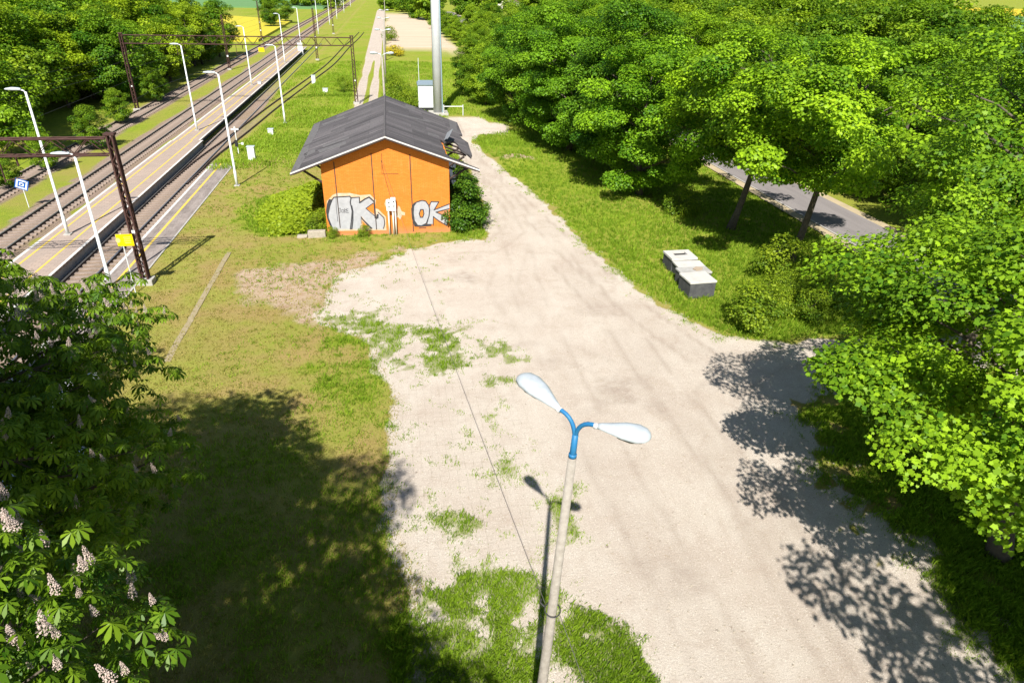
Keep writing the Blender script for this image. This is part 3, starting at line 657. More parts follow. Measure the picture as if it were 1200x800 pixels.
for P, wd in (([(-4.19, 2.36), (-4.03, 2.55), (-3.04, 2.59), (-2.96, 2.49), (-3.04, 2.2), (-2.97, 1.6), (-3.06, 1.05), (-3.19, .4)], .07), ([(-2.97, 1.95), (-2.93, 1.6), (-2.98, 1.0), (-3.1, .4)], .08),
              ([(-3.9, 2.6), (-3.95, 1.93), (-3.94, .94)], .03), ([(-2.99, 2.49), (-2.44, 2.52), (-2.45, 2.14)], .06), ([(-2.45, 2.16), (-2.09, 2.39), (-1.82, 2.51), (-1.55, 2.23)], .09),
              ([(-1.6, 2.1), (-2.08, 1.77), (-1.58, 1.26)], .05), ([(-1.32, 1.49), (-.97, 1.11), (-.94, .72), (-1.04, .37)], .06), ([(-1.55, 2.25), (-1.55, 1.1)], .05), ([(-2.44, 1.2), (-2.46, .75)], .03),
              (O2+O2[:1], .07), (O2h+O2h[:1], .07), ([(2.0, 1.81), (2.16, 2.11), (2.66, 2.08), (2.33, 1.54), (3.34, 1.92)], .06), ([(3.33, 1.6), (2.45, 1.39), (3.27, .97), (3.15, .44), (2.65, .74), (2.27, 1.09), (2.24, .49)], .06), ([(2.03, 1.6), (1.98, 1.15), (1.83, .62)], .05),
              ([(1.3, .33), (1.75, .33)], .05)):
    bl += stroke(P, wd)
tagl = []
for P in ([(-3.84, 1.8), (-3.7, 1.82), (-3.74, 1.54), (-3.83, 1.5)], [(-3.62, 1.73), (-3.52, 1.73), (-3.54, 1.53), (-3.64, 1.56), (-3.62, 1.73)], [(-3.44, 1.79), (-3.46, 1.51)], [(-3.34, 1.74), (-3.45, 1.64), (-3.36, 1.51)], [(-3.22, 1.76), (-3.32, 1.74), (-3.31, 1.63), (-3.24, 1.63)], [(-3.31, 1.63), (-3.32, 1.52), (-3.21, 1.51)]):
    tagl += stroke(P, .03)
nk = len(tagl)
for nm_, sel in (('graffiti_outline', [q for q in bl if q not in tagl and q[0][0] < .5]), ('graffiti_outline', [q for q in bl if q not in tagl and q[0][0] >= .5]), ('graffiti_tag', tagl)):
    mb = MB()
    for i, P in enumerate(sel):
        y = .0135+.00015*i; mb.prism(P, lambda u, v: L_(u, FY-y, v), lambda u, v: L_(u, FY-y+.0012, v))
    mb.build(nm_, M['graffblack'], wall)
# roof
m, t, b = nodes('roofing_felt'); p = objco(t)
s1_ = noise(t, scalev(t, p, (.12, 1.4, .12)), 1.5, 5, .65); n1 = noise(t, p, .8, 5, .6); n2 = noise(t, p, 12, 4, .7)
c = mix(t, ramp(t, s1_, (.3, 0.), (.6, 1.)), (.070, .063, .065), (.115, .106, .107))
c = mix(t, ramp(t, n1, (.5, 0.), (.7, .5)), c, (.12, .11, .11))
c = mix(t, ramp(t, noise(t, scalev(t, p, (.3, 3.0, .3)), 1.1, 3, .5), (.66, 0.), (.70, .8)), c, (.22, .205, .20))
sxr = t.nodes.new('ShaderNodeSeparateXYZ'); t.links.new(p, sxr.inputs[0])
brf = N(t, 'ShaderNodeTexBrick', offset=.37); swz = t.nodes.new('ShaderNodeCombineXYZ'); t.links.new(sxr.outputs[0], swz.inputs[0]); t.links.new(sxr.outputs[1], swz.inputs[1]); t.links.new(swz.outputs[0], brf.inputs['Vector'])
for k, v in (('Scale', 1.), ('Mortar Size', .012), ('Brick Width', 2.9), ('Row Height', 1.02)): brf.inputs[k].default_value = v
brf.inputs['Color1'].default_value = (.62, .6, .6, 1); brf.inputs['Color2'].default_value = (1.5, 1.45, 1.45, 1); brf.inputs['Mortar'].default_value = (.4, .4, .4, 1)
c = mix(t, .75, c, brf.outputs['Color'], 'MULTIPLY')
c = mix(t, ramp(t, noise(t, scalev(t, p, (.35, 5.0, .35)), 1.3, 4, .6), (.52, 0.), (.7, .6)), c, (.19, .178, .175))
seam = math_(t, 'PINGPONG', math_(t, 'ADD', sxr.outputs[1], math_(t, 'MULTIPLY', n1, .05)), .55)
c = mix(t, ramp(t, seam, (.0, .8), (.03, 0.)), c, (.025, .022, .024))
c = mix(t, ramp(t, n2, (.4, .35), (.6, 0.)), c, (.03, .027, .028))
t.links.new(c, b.inputs['Base Color']); b.inputs['Roughness'].default_value = .8; bump(t, b, n2, .4, .02); M['felt'] = m
roof = MB()
zl = lambda x: RZ-slope_l*(RX-x); zr = lambda x: RZ-slope_r*(x-RX)
roof.prism([(EL, RY0), (RX, RY0), (RX, RY1), (EL, RY1-.6)], lambda u, v: L_(u, v, zl(u)), lambda u, v: L_(u, v, zl(u)-tk))
jag = [(RX+.002, RY0), (ER, RY0), (ER, RY0+.4), (4.75, RY0+.48), (4.37, RY0+.62), (3.9, RY0+.65), (3.5, RY0+.85), (3.2, RY0+1.5), (3.3, RY0+2.3), (3.16, RY0+3.1), (3.26, RY0+3.8), (3.12, RY0+5.5), (3.3, RY0+5.7), (3.45, RY0+4.9), (3.7, RY0+5.9), (3.9, RY0+6.4), (4.3, RY0+7.2), (4.5, RY0+6.3), (4.45, RY0+5.4), (4.6, RY0+4.6), (4.92, RY0+4.1), (5.11, RY0+3.3), (5.3, RY0+4.4), (5.36, RY0+6.2), (5.48, RY0+8.6), (5.1, RY0+9.4), (5.0, RY0+10.8), (5.3, RY0+11.2), (ER+.1, RY1-.2), (RX+.002, RY1)]
roof.prism(jag, lambda u, v: L_(u, v, zr(u)), lambda u, v: L_(u, v, zr(u)-tk))
rf = roof.build('roof', M['felt'], house)
mb = MB()
mb.tube([L_(RX, RY0+.02, RZ+.02), L_(RX, RY1, RZ+.02)], .07, 6); mb.build('ridge_cap', worn('ridge_felt', (.13, .12, .12), (.09, .08, .08), 3, .85), rf)
mb = MB()
for x0, x1, zf in ((EL, RX, zl), (RX, ER, zr)):
    P = [L_(x0, RY0-.04, zf(x0)+.02), L_(x1, RY0-.04, zf(x1)+.02), L_(x1, RY0-.04, zf(x1)-.10), L_(x0, RY0-.04, zf(x0)-.10)]
    Q = [(a_, b_+.035, c_) for a_, b_, c_ in P]
    mb.add(P+Q, [(0, 3, 2, 1), (4, 5, 6, 7), (0, 1, 5, 4), (2, 3, 7, 6), (0, 4, 7, 3), (1, 2, 6, 5)])
mb.build('gable_board', M['whitetrim'], rf)
mb = MB()
for x0, x1, zf in ((EL, RX, zl), (RX, ER, zr)):
    P = [L_(x0, RY0-.055, zf(x0)-.06), L_(x1, RY0-.055, zf(x1)-.06), L_(x1, RY0-.055, zf(x1)-.15), L_(x0, RY0-.055, zf(x0)-.15)]
    mb.add(P, [(0, 3, 2, 1)])
mb.build('gable_flashing', M['darkwood'], rf)
mb = MB()
for k in range(12):
    y = RY0+.5+k*1.45
    mb.tube([L_(EL+.1, y, zl(EL+.1)-tk-.07), L_(RX, y, RZ-tk-.07)], .07, 4); mb.tube([L_(ER-(.15 if k not in (1, 2) else 2.0), y, zr(ER-(.15 if k not in (1, 2) else 2.0))-tk-.07), L_(RX, y, RZ-tk-.07)], .07, 4)
mb.tube([L_(3.3, 47.2, zr(3.3)-tk-.16), L_(4.9, 47.9, zr(4.9)-tk-.16)], .06, 4)
mb.build('rafters', M['darkwood'], rf)
for k in range(6):
    y = FY+.3+k*2.9
    for x0, x1, zf in ((XL, EL+.6, zl), (XR, ER-.6, zr)):
        mb = MB(); mb.tube([L_(x0, y, zf(x0)-1.5), L_(x1, y, zf(x1)-tk-.08)], .075, 4); mb.build('eaves_brace', M['darkwood'], house)
mb = MB()   # torn flap of felt folded up beside the hole
P = []
for i in range(7):
    a_ = i/6*math.pi*.9; P.append((3.45+.35*math.sin(a_), RY0+5.6-.22*i, zr(3.4)+.05+.42*math.sin(a_*.8)))
mb.add([L_(*q) for q in P]+[L_(q[0]+.4, q[1]+2.2, q[2]+.1) for q in P], [(i, i+1, 8+i, 7+i) for i in range(6)])
fl = mb.build('torn_felt', worn('torn_felt_underside', (.26, .27, .28), (.18, .19, .2), 4, .8), rf); sd = fl.modifiers.new('thick', 'SOLIDIFY'); sd.thickness = .02
M['feltpatch'] = worn('faded_felt', (.16, .15, .148), (.095, .09, .09), 5, .85)
for zf, P in ((zr, [(1.08, 59.3), (1.9, 59.8), (1.8, 57.8), (1.02, 56.9)]), (zr, [(-.3, 53.0), (1.2, 53.9), (2.92, 55.1), (2.86, 54.6), (1.2, 53.3), (-.3, 52.5)]), (zr, [(2.39, 49.9), (3.2, 50.1), (3.15, 49.5), (2.33, 49.1)]), (zr, [(4.66, 59.8), (5.3, 59.7), (4.9, 54.2), (4.4, 54.5)]),
              (zl, [(-5.71, 57.6), (-3.86, 57.2), (-3.75, 56.5), (-5.53, 56.9)]), (zl, [(-4.85, 48.1), (-2.99, 47.6), (-2.97, 47.1), (-4.77, 47.5)]), (zl, [(-5.1, 47.2), (-3.15, 46.5), (-3.08, 45.5), (-4.0, 45.9), (-4.85, 46.0)]), (zl, [(-6.1, 47.7), (-5.36, 48.2), (-5.22, 46.9), (-5.88, 46.5)]),
              (zl, [(-6.44, 43.2), (-6.44, 50.2), (-5.95, 50.4), (-5.8, 47.5), (-5.95, 43.2)]), (zl, [(-6.44, 50.8), (-6.44, 58.9), (-5.9, 59.0), (-5.75, 55.0), (-5.85, 50.9)])):
    mb = MB(); mb.prism(P, lambda u, v: L_(u, v, zf(u)+.012), lambda u, v: L_(u, v, zf(u)-.02)); mb.build('felt_patch', M['feltpatch'], rf)
mb = MB(); mb.box((4.45, 6.3, 1.6), (.9, .5, 3.3)); mb.build('side_annex', worn('dark_blue_grey_panel', (.05, .06, .08), (.07, .08, .1), 2, .6), house)  # plain dark box for the small annex under the right eave
# loading ledge left of the shed
mb = MB()
for x0, x1, hh_ in ((-5.9, -4.78, .42), (-6.6, -5.95, .12)): mb.box(((x0+x1)/2, 43.62+.05*(x0 < -6), hh_/2-.05), (x1-x0, .42, hh_+.1), .02)
bevel(tag(mb.build('stone_ledge', M['stone']), 'low pale stone ledge at the left foot of the orange shed', 'ledge'), .04)
# meter cabinets in front of the facade
mt = empty('meter_cabinet', (-.45, 43.45, 0), 'two small white meter cabinets on pipes against the orange gable', 'meter cabinet')
for x, z, wd, hh in ((-.17, 2.03, .28, .36), (.14, 2.08, .32, .44)):
    mb = MB(); mb.box((x, 0, z), (wd, .2, hh*2)); o = bevel(mb.build('cabinet', M['whitepaint'], mt), .015)
    mb = MB(); mb.box((x+.03, -.105, z+.2), (.1, .012, .07)); mb.box((x+.03, -.105, z-.1), (.1, .012, .07)); mb.build('vent', M['black'], o)
for x in (-.2, .08, .24):
    mb = MB(); mb.tube([(x, 0, -.05), (x, 0, 1.75)], .05, 8); mb.build('pipe', M['plaster'], mt, True)

# ------------------------------------------------------------------ central street lamp
B0 = Vector((2.0, 7.87, 0)); T0 = Vector((2.36, 7.76, 9.2))
lamp = empty('street_lamp', B0, 'tall concrete street lamp with two white heads on blue arms, nearest the camera', 'street lamp')
D = T0-B0
mb = MB(); mb.tube([D*f for f in (-.02, .0, .5, .955)], [.115, .115, .088, .066], 12); mb.build('pole', M['poleconcrete'], lamp, True)
mb = MB(); mb.tube([D*.945, D*.97, D*1.0], [.05, .05, .046], 10); mb.tube([D*.955, D*.962], .062, 10)
n1_, n2_ = Vector((2.14, 8.02, 9.5))-B0, Vector((2.60, 7.50, 9.5))-B0
for tgt in (n1_, n2_):
    pts = []
    for k in range(9):
        f = k/8; a_ = D*.985; c_ = D*1.0+Vector((0, 0, .30)); pts.append(a_*(1-f)**2+c_*2*f*(1-f)+tgt*f*f)
    mb.tube(pts, .034, 8)
mb.build('bracket', M['blue'], lamp, True)
def lamp_head(p0, p1, roll):
    ax = (p1-p0); Ln = ax.length; ax.normalize(); sd_ = ax.cross(Vector((0, 0, 1))).normalized(); upv = sd_.cross(ax)
    secs = [(0, .05, .05), (.08, .075, .06), (.25, .12, .08), (.5, .185, .115), (.75, .205, .12), (.9, .165, .09), (.97, .10, .05), (1., .02, .015)]
    n = 16; v = []; f = []
    vb = []; 
    for (q, hw, hh) in secs:
        for k in range(n):
            an = 2*math.pi*k/n; cz = math.sin(an); v.append(tuple(p0+ax*(q*Ln)+sd_*hw*math.cos(an)+upv*(hh*cz if cz > 0 else hh*.25*cz)))
    for i in range(len(secs)-1):
        for k in range(n): f.append((i*n+k, i*n+(k+1) % n, (i+1)*n+(k+1) % n, (i+1)*n+k))
    f.append(tuple(range(n))[::-1]); f.append(tuple((len(secs)-1)*n+k for k in range(n)))
    mb = MB(); mb.add(v, f); o = mb.build('lamp_head', M['lampwhite'], lamp, True)
    v = []; f = []
    for (q, hw, hh) in ((.3, .06, .02), (.42, .13, .06), (.65, .17, .085), (.85, .13, .06), (.95, .05, .02)):
        for k in range(12):
            an = math.pi+math.pi*k/11; v.append(tuple(p0+ax*(q*Ln)+sd_*hw*math.cos(an)+upv*(hh*math.sin(an)-.025)))
    for i in range(4):
        for k in range(11): f.append((i*12+k, i*12+k+1, (i+1)*12+k+1, (i+1)*12+k))
    mb = MB(); mb.add(v, f); mb.build('diffuser', M['diffuser'], o, True)
    mb = MB(); mb.tube([p0-ax*.06, p0+ax*.05], .045, 8); mb.build('collar', M['galv'], o, True)
lamp_head(n1_, Vector((1.75, 8.93, 9.56))-B0, 0); lamp_head(n2_, Vector((3.26, 7.14, 9.5))-B0, 0)
at5 = B0+D*.60
cl = MB(); cc_ = D*.60
cl.tube([cc_+Vector((.135*math.cos(a), .135*math.sin(a)-.02, .03*math.sin(a))) for a in np.linspace(0, 2*math.pi, 17)], .012, 6); cl.tube([cc_+Vector((-.13, .05, .02)), cc_+Vector((-.19, .12, .05)), cc_+Vector((-.15, .2, .03))], .016, 6)
cl.build('cable_clamp', M['wire'], lamp)
mb = MB(); a_ = Vector((at5.x-.1, at5.y+.15, at5.z)); b_ = Vector((-.88, FY-.05, 4.95)); pts = []
for k in range(25): f = k/24; q = a_.lerp(b_, f); q.z -= 1.1*4*f*(1-f)*.35; pts.append(q)
mb.tube(pts, .006, 5); a2_ = Vector((at5.x+.1, at5.y-.15, at5.z)); pts = []
for k in range(13): f = k/12; q = a2_.lerp(Vector((4.6, -22, 6)), f); q.z -= 4*f*(1-f)*.35; pts.append(q)
mb.tube(pts, .006, 5)
tag(mb.build('overhead_cable', worn('weathered_cable', (.10, .09, .085), (.14, .13, .12), 5)), 'thin dark cable sagging from the concrete street lamp to the shed gable', 'cable')

# twin lamps along the dirt track
tl = None
for i, (y, lab) in enumerate(((79, 'twin headed street lamp rising just behind the dark shed roof'), (117, 'twin headed street lamp by the dirt track, second behind the shed'), (153, 'twin headed street lamp by the bare field, third behind the shed'), (192, 'twin headed street lamp farther up the bare field, fourth behind the shed'), (300, 'far twin headed street lamp at the end of the dirt track'))):
    x = -.8-.0*i
    if tl is None:
        tl = empty('twin_street_lamp', (x, y, 0), lab, 'street lamp', 'twin street lamps along the dirt track')
        mb = MB(); mb.tube([(0, 0, 0), (0, 0, 7.6)], [.16, .09], 10); mb.build('pole', M['poleconcrete'], tl, True)
        for s in (-1, 1):
            mb = MB(); mb.tube([(0, 0, 7.5), (s*.12, 0, 7.85), (s*.45, 0, 7.95)], .035, 6); mb.build('arm', M['whitepaint'], tl, True)
            mb = MB(); mb.tube([(s*.4, 0, 7.95), (s*.6, 0, 7.97), (s*.95, 0, 7.99), (s*1.2, 0, 7.98), (s*1.27, 0, 7.97)], [.05, .10, .16, .12, .03], 10); mb.build('lamp_head', M['lampwhite'], tl, True)
    else:
        o = dup(tl); o.location = (x, y, 0); tag(o, lab)

# telecom monopole, its cabinet and barrier
tw = empty('telecom_tower', (5.68, 89, 0), 'tall pale grey steel monopole rising behind the shed out of the frame', 'tower')
mb = MB(); mb.tube([(0, 0, 0), (0, 0, 13), (.0, 0, 30)], [.62, .56, .46], 20); mb.build('mast', M['galv'], tw, True)
mb = MB(); mb.tube([(.5, -.42, 0), (.45, -.38, 13), (.36, -.30, 30)], .06, 6); mb.build('cable_conduit', worn('pale_teal_conduit', (.30, .42, .45), (.25, .36, .4), 3, .5), tw)
mb = MB(); mb.box((0, 0, .15), (2.4, 2.4, .3)); bevel(mb.build('footing', M['concrete'], tw), .04)
cbn = empty('equipment_cabinet', (4.55, 92.4, 0), 'white equipment cabinet with blue grey roof left of the monopole', 'cabinet')
mb = MB(); mb.box((0, 0, 1.75), (2.4, 1.8, 2.7)); bd = bevel(mb.build('body', M['whitepaint'], cbn), .03)
mb = MB(); mb.box((0, 0, 3.2), (2.6, 2.0, .2)); mb.add([(-1.3, -1.0, 3.3), (1.3, -1, 3.3), (1.3, 1, 3.3), (-1.3, 1, 3.3), (-1.1, .7, 3.55), (1.1, .7, 3.55)], [(0, 1, 5, 4), (1, 2, 5), (2, 3, 4, 5), (3, 0, 4)]); mb.build('roof', M['cabroof'], cbn)
mb = MB(); mb.box((.3, -.91, 1.9), (1.1, .03, 1.9)); dr = mb.build('door', worn('pale_door', (.66, .67, .66), (.6, .61, .6), 3, .5), cbn)
mb = MB(); mb.box((.3, -.93, 2.4), (.9, .02, .5)); mb.build('vent', M['galv'], dr)
mb = MB(); mb.box((0, 0, .2), (2.5, 1.9, .4)); mb.build('plinth', M['black'], cbn)
mb = MB(); mb.tube([(-1.0, .5, 3.3), (-1.0, .5, 6.2)], .035, 6); mb.build('antenna', M['whitepaint'], cbn)
ba = empty('barrier', (8.2, 88, 0), 'low white rail barrier right of the monopole foot', 'barrier')
for x in (-1.9, .5):
    mb = MB(); mb.tube([(x, 0, 0), (x, 0, 1.3)], .06, 8); mb.build('post', M['galv'], ba)
mb = MB(); mb.tube([(-1.9, 0, 1.1), (.5, 0, 1.1)], .05, 8); mb.build('rail', M['whitepaint'], ba)

# signs, boxes and other small things
ys_ = empty('warning_sign', (-13.98, 35.5, 0), 'yellow warning sign on a thin post beside the brown gantry mast', 'sign')
mb = MB(); mb.tube([(0, 0, 0), (0, 0, 3.3)], .03, 8); mb.build('post', M['galv'], ys_)
mb = MB(); mb.box((.16, -.05, 2.95), (.78, .02, .62)); pl_ = mb.build('plate', M['yellow'], ys_)
mb = MB(); mb.add([(-.17+.11*math.cos(a), -.062, 2.95+.13*math.sin(a)) for a in np.linspace(0, 2*math.pi, 13)[:-1]], [tuple(range(12))[::-1]])
for k in range(4): mb.box((.28, -.0625, 3.1-.1*k), (.34-.05*(k % 2), .001, .025))
mb.build('marking', [worn('sign_print', (.62, .55, .25), (.5, .42, .12), 8)], pl_)
bs = empty('marker_sign', (-27.2, 54.3, -.7), 'blue and white square marker sign tilted on its post between the left tracks', 'sign')
mb = MB(); mb.tube([(0, 0.03, 0), (0, .03, 2.1)], .03, 8); mb.build('post', M['whitepaint'], bs)
def tilt_sq(hf, y): return [(hf*.8*math.cos(a), y, 1.75+hf*.8*math.sin(a)) for a in (R(20), R(110+8), R(200), R(290+8))]
for nm, hf, y, mt_ in (('plate', .72, 0, M['signblue']), ('white_ring', .60, -.006, M['whitepaint']), ('blue_ring', .42, -.012, M['signblue']), ('white_square', .24, -.018, M['whitepaint']), ('blue_square', .12, -.024, M['signblue'])):
    mb = MB(); q = tilt_sq(hf, y); mb.add(q+[(a_, b_+.004, c_) for a_, b_, c_ in q], [(3, 2, 1, 0), (4, 5, 6, 7)]+[(i, (i+1) % 4, 4+(i+1) % 4, 4+i) for i in range(4)])
    o = mb.build(nm, mt_, bs) if nm == 'plate' else mb.build(nm, mt_, sp_)
    if nm == 'plate': sp_ = o
def wbox(name, label, x, y, size, cat, cap=True):
    r_ = empty(name, (x, y, float(hz(x, y))), label, cat)
    mb = MB(); mb.box((0, 0, size[2]/2), size); bevel(mb.build('body', M['whitepaint'], r_), .03)
    mb = MB(); mb.box((0, 0, size[2]+.03), (size[0]+.1, size[1]+.1, .06)); bevel(mb.build('lid', M['lampwhite'], r_), .02)
    mb = MB(); mb.box((.05, -size[1]/2-.005, size[2]*.55), (size[0]*.7, .02, size[2]*.6)); mb.build('door', worn('pale_grey_door', (.66, .68, .67), (.6, .62, .61), 3, .6), r_)
wbox('trackside_cabinet', 'white trackside cabinet in the dry grass beyond the end of the grey platform', -13.1, 66.2, (.62, .5, 1.25), 'cabinet')
wbox('trackside_box', 'small white box in the grass near the dwarf signal', -13.2, 78.6, (.55, .5, .55), 'box')
wbox('trackside_box', 'white box in the meadow between the platform and the curved siding', -12.2, 118.5, (.6, .5, 1.2), 'box')
wbox('litter_bin', 'white litter bin standing on the far part of the island platform', -20.3, 117, (.5, .5, 1.0), 'bin')
wbox('trackside_box', 'small white box beside the curved siding', -9.6, 108, (.7, .5, .5), 'box')
wbox('notice_board', 'white notice board at the far tip of the island platform', -18.9+-1., 172, (1.1, .2, 2.4), 'notice board')
sg = empty('dwarf_signal', (-15.1, 70.3, float(hz(-15.1, 70.3))), 'dwarf railway signal with a white cross plate beside the siding', 'signal')
mb = MB(); mb.tube([(0, 0, 0), (0, 0, 2.3)], .045, 8); mb.build('post', M['whitepaint'], sg)
mb = MB(); mb.box((0, -.06, 2.3), (.7, .03, .14)); mb.box((0, -.064, 2.3), (.14, .03, .5)); mb.build('cross_plate', M['whitepaint'], sg)
mb = MB(); mb.box((-.05, -.08, 1.0), (.26, .2, .6)); mb.build('lamp_case', M['black'], sg)
mb = MB(); mb.box((.5, 0, .95), (.2, .15, .2)); mb.tube([(0, 0, .95), (.5, 0, .95)], .02, 5); mb.build('side_box', M['whitepaint'], sg)
gp = empty('signal_plate', (-11.3, 96.9, 7.0), 'yellow plate hanging under the far lattice gantry', 'sign')
mb = MB(); mb.box((0, 0, -.35), (.7, .05, .5)); mb.build('plate', M['yellow'], gp); mb = MB(); mb.tube([(0, 0.03, -.2), (0, .2, .25)], .03, 5); mb.build('hook', M['rust'], gp)
gp.location = (-16.0, 96.8, 7.0)
# concrete boxes on the verge
bx = [((16.45, 35.75), (1.62, 1.40, .92), 'concrete chamber box with an open rectangular hatch, farthest of four on the verge', .02, 'hatch'),
      ((16.5, 34.42), (1.66, 1.14, .80), 'plain pale concrete box next to the one with the open hatch', -.03, None),
      ((16.30, 33.36), (1.84, .92, .90), 'concrete box with a loose broken slab lying on its lid', .04, 'slab'),
      ((16.02, 32.14), (1.58, 1.42, 1.0), 'nearest concrete box of the row with a dark grey front', .06, None)]
M['lidgrey'] = worn('grey_concrete_lid', (.43, .42, .40), (.30, .29, .27), 3, .9, bmp=.3)
for (x, y), sz, lab, rz, ex in bx:
    r_ = empty('concrete_box', (x, y, float(hz(x, y))-.02), lab, 'concrete box', 'row of concrete boxes on the grass verge', rz)
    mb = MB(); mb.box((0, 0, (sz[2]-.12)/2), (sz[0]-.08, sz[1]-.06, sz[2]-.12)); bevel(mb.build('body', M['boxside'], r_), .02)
    lid = MB(); a_, b_ = sz[0]/2, sz[1]/2; z0, z1 = sz[2]-.118, sz[2]
    if ex == 'hatch':
        hx0, hx1, hy0, hy1 = -.40, .42, -.12, .40
        for (q0, q1, r0, r1) in ((-a_, hx0, -b_, b_), (hx1, a_, -b_, b_), (hx0, hx1, -b_, hy0), (hx0, hx1, hy1, b_)): lid.box(((q0+q1)/2, (r0+r1)/2, (z0+z1)/2), (q1-q0, r1-r0, z1-z0))
        lo = lid.build('lid', M['boxconcrete'], r_)
        hh_ = MB(); hh_.box(((hx0+hx1)/2, (hy0+hy1)/2, z0+.006), (hx1-hx0, hy1-hy0, .01)); hh_.build('hatch_shade_sheet', M['black'], lo)  # black sheet stands in for the shade inside the box
    else:
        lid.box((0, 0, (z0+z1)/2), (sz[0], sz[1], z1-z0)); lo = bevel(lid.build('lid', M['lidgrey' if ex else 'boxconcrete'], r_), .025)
    if ex == 'slab':
        sb = MB(); sb.prism([(-.05, -.22), (.35, -.12), (.5, .15), (.15, .3), (-.15, .05)], lambda u, v: (u, v, sz[2]+.0), lambda u, v: (u, v, sz[2]+.06))
        so_ = sb.build('broken_slab', worn('brownish_slab', (.42, .33, .24), (.34, .27, .2), 5)); so_.location = (x+.1, y, r_.location.z+.004); tag(so_, 'broken brown slab lying on the third concrete box', 'slab')

# parked cars under the chestnut
def car(label, x, y, rz, mat, ln=4.2):
    r_ = empty('parked_car', (x, y, 0), label, 'car', None, rz)
    hl = ln/2; low = [(-hl, .35), (-hl+.05, .75), (-hl+.15, .92), (hl-1.2, .95), (hl-.25, .78), (hl, .6), (hl, .32), (hl-.2, .25), (-hl+.2, .25)]
    mb = MB(); mb.prism(low, lambda u, v: (-.85, u, v), lambda u, v: (.85, u, v)); bevel(mb.build('body', mat, r_), .09, 3)
    cab = [(-hl+.12, .90), (-hl+.42, 1.42), (.35, 1.46), (hl-1.15, .92)]
    mb = MB(); mb.prism(cab, lambda u, v: (-.80+(v-.9)*.22, u, v), lambda u, v: (.80-(v-.9)*.22, u, v)); bevel(mb.build('cabin', mat, r_), .06, 3)
    mb = MB()
    mb.add([(-.62, hl-1.12, .96), (.62, hl-1.12, .96), (.56, .40, 1.435), (-.56, .40, 1.435)], [(0, 1, 2, 3)]); w1 = mb
    for v in range(len(w1.v)): q = w1.v[v]; w1.v[v] = (q[0], q[1]+.035, q[2]+.025)
    w1.build('windscreen', M['glass'], r_)
    mb = MB(); mb.add([(-.6, -hl+.17, 1.0), (.6, -hl+.17, 1.0), (.54, -hl+.37, 1.36), (-.54, -hl+.37, 1.36)], [(3, 2, 1, 0)])
    for v in range(4): q = mb.v[v]; mb.v[v] = (q[0], q[1]-.03, q[2]+.01)
    mb.build('rear_window', M['glass'], r_)
    for s in (-1, 1):
        mb = MB(); mb.add([(s*.80, -hl+.4, .98), (s*.80, hl-1.3, .98), (s*.715, .3, 1.38), (s*.715, -hl+.55, 1.38)], [(0, 1, 2, 3)])
        mb.build('side_window', M['glass'], r_)
        for yy in (-hl+.8, hl-.8):
            wm = MB(); wm.tube([(s*.70, yy, .31), (s*.88, yy, .31)], .31, 20); wo = wm.build('wheel', M['rubber'], r_)
            rm = MB(); rm.tube([(s*.86, yy, .31), (s*.89, yy, .31)], .19, 14); rm.build('rim', M['galv'], wo)
        hm = MB(); hm.box((s*.62, hl-.03, .66), (.32, .1, .14)); hm.build('headlight', M['whitepaint'], r_)
        hm = MB(); hm.box((s*.66, -hl+.02, .76), (.26, .08, .16)); hm.build('tail_light', worn('red_lens', (.35, .01, .01), (.3, .01, .01), 4, .2), r_)
car('white parked car half hidden under the chestnut crown, nearer the platform', -13.0, 23.6, R(4), M['carwhite'])
car('pale blue parked car under the chestnut crown, in deep shade', -11.8, 18.6, R(-3), M['carblue'])

# far houses
def farhouse(label, x, y, wx, wy, h, rh, rz, roofm):
    r_ = empty('house', (x, y, 0), label, 'house', None, rz)
    mb = MB(); mb.box((0, 0, h/2), (wx, wy, h)); mb.prism([(-wx/2, h), (wx/2, h), (0, h+rh-.12)], lambda u, v: (u, -wy/2, v), lambda u, v: (u, wy/2, v)); wl = mb.build('wall', M['plaster'], r_)
    mb = MB()
    for s in (-1, 1):
        e = s*(wx/2+.5); ze = h-.5*rh/(wx/2)
        mb.prism([(e, ze), (0, h+rh), (0, h+rh+.2), (e, ze+.2)], lambda u, v: (u, -wy/2-.5, v), lambda u, v: (u, wy/2+.5, v))
    ro = mb.build('roof', roofm, r_); mb = MB(); mb.box((wx*.2, wy*.2, h+rh), (.7, .7, 1.8)); mb.build('chimney', M['brickred'], ro)
    for xx in (-wx*.25, wx*.25):
        mb = MB(); mb.box((xx, -wy/2-.02, h*.55), (1.2, .06, 1.3)); mb.build('window', M['glass'], wl)
    mb = MB(); mb.box((0, -wy/2-.02, 1.1), (1.0, .06, 2.2)); mb.build('door', M['darkwood'], wl)
farhouse('far house with grey roof behind the hedge, left of the monopole', 17, 430, 11, 12, 5, 4, R(30), M['cabroof'])
farhouse('far pale house with brown roof half hidden by trees right of the monopole', 66, 425, 18, 10, 4.5, 4, R(-10), M['tileroof'])
farhouse('far pale house beyond the railway line at the top of the photo', -33, 470, 11, 11, 5, 5, R(10), M['cabroof'])
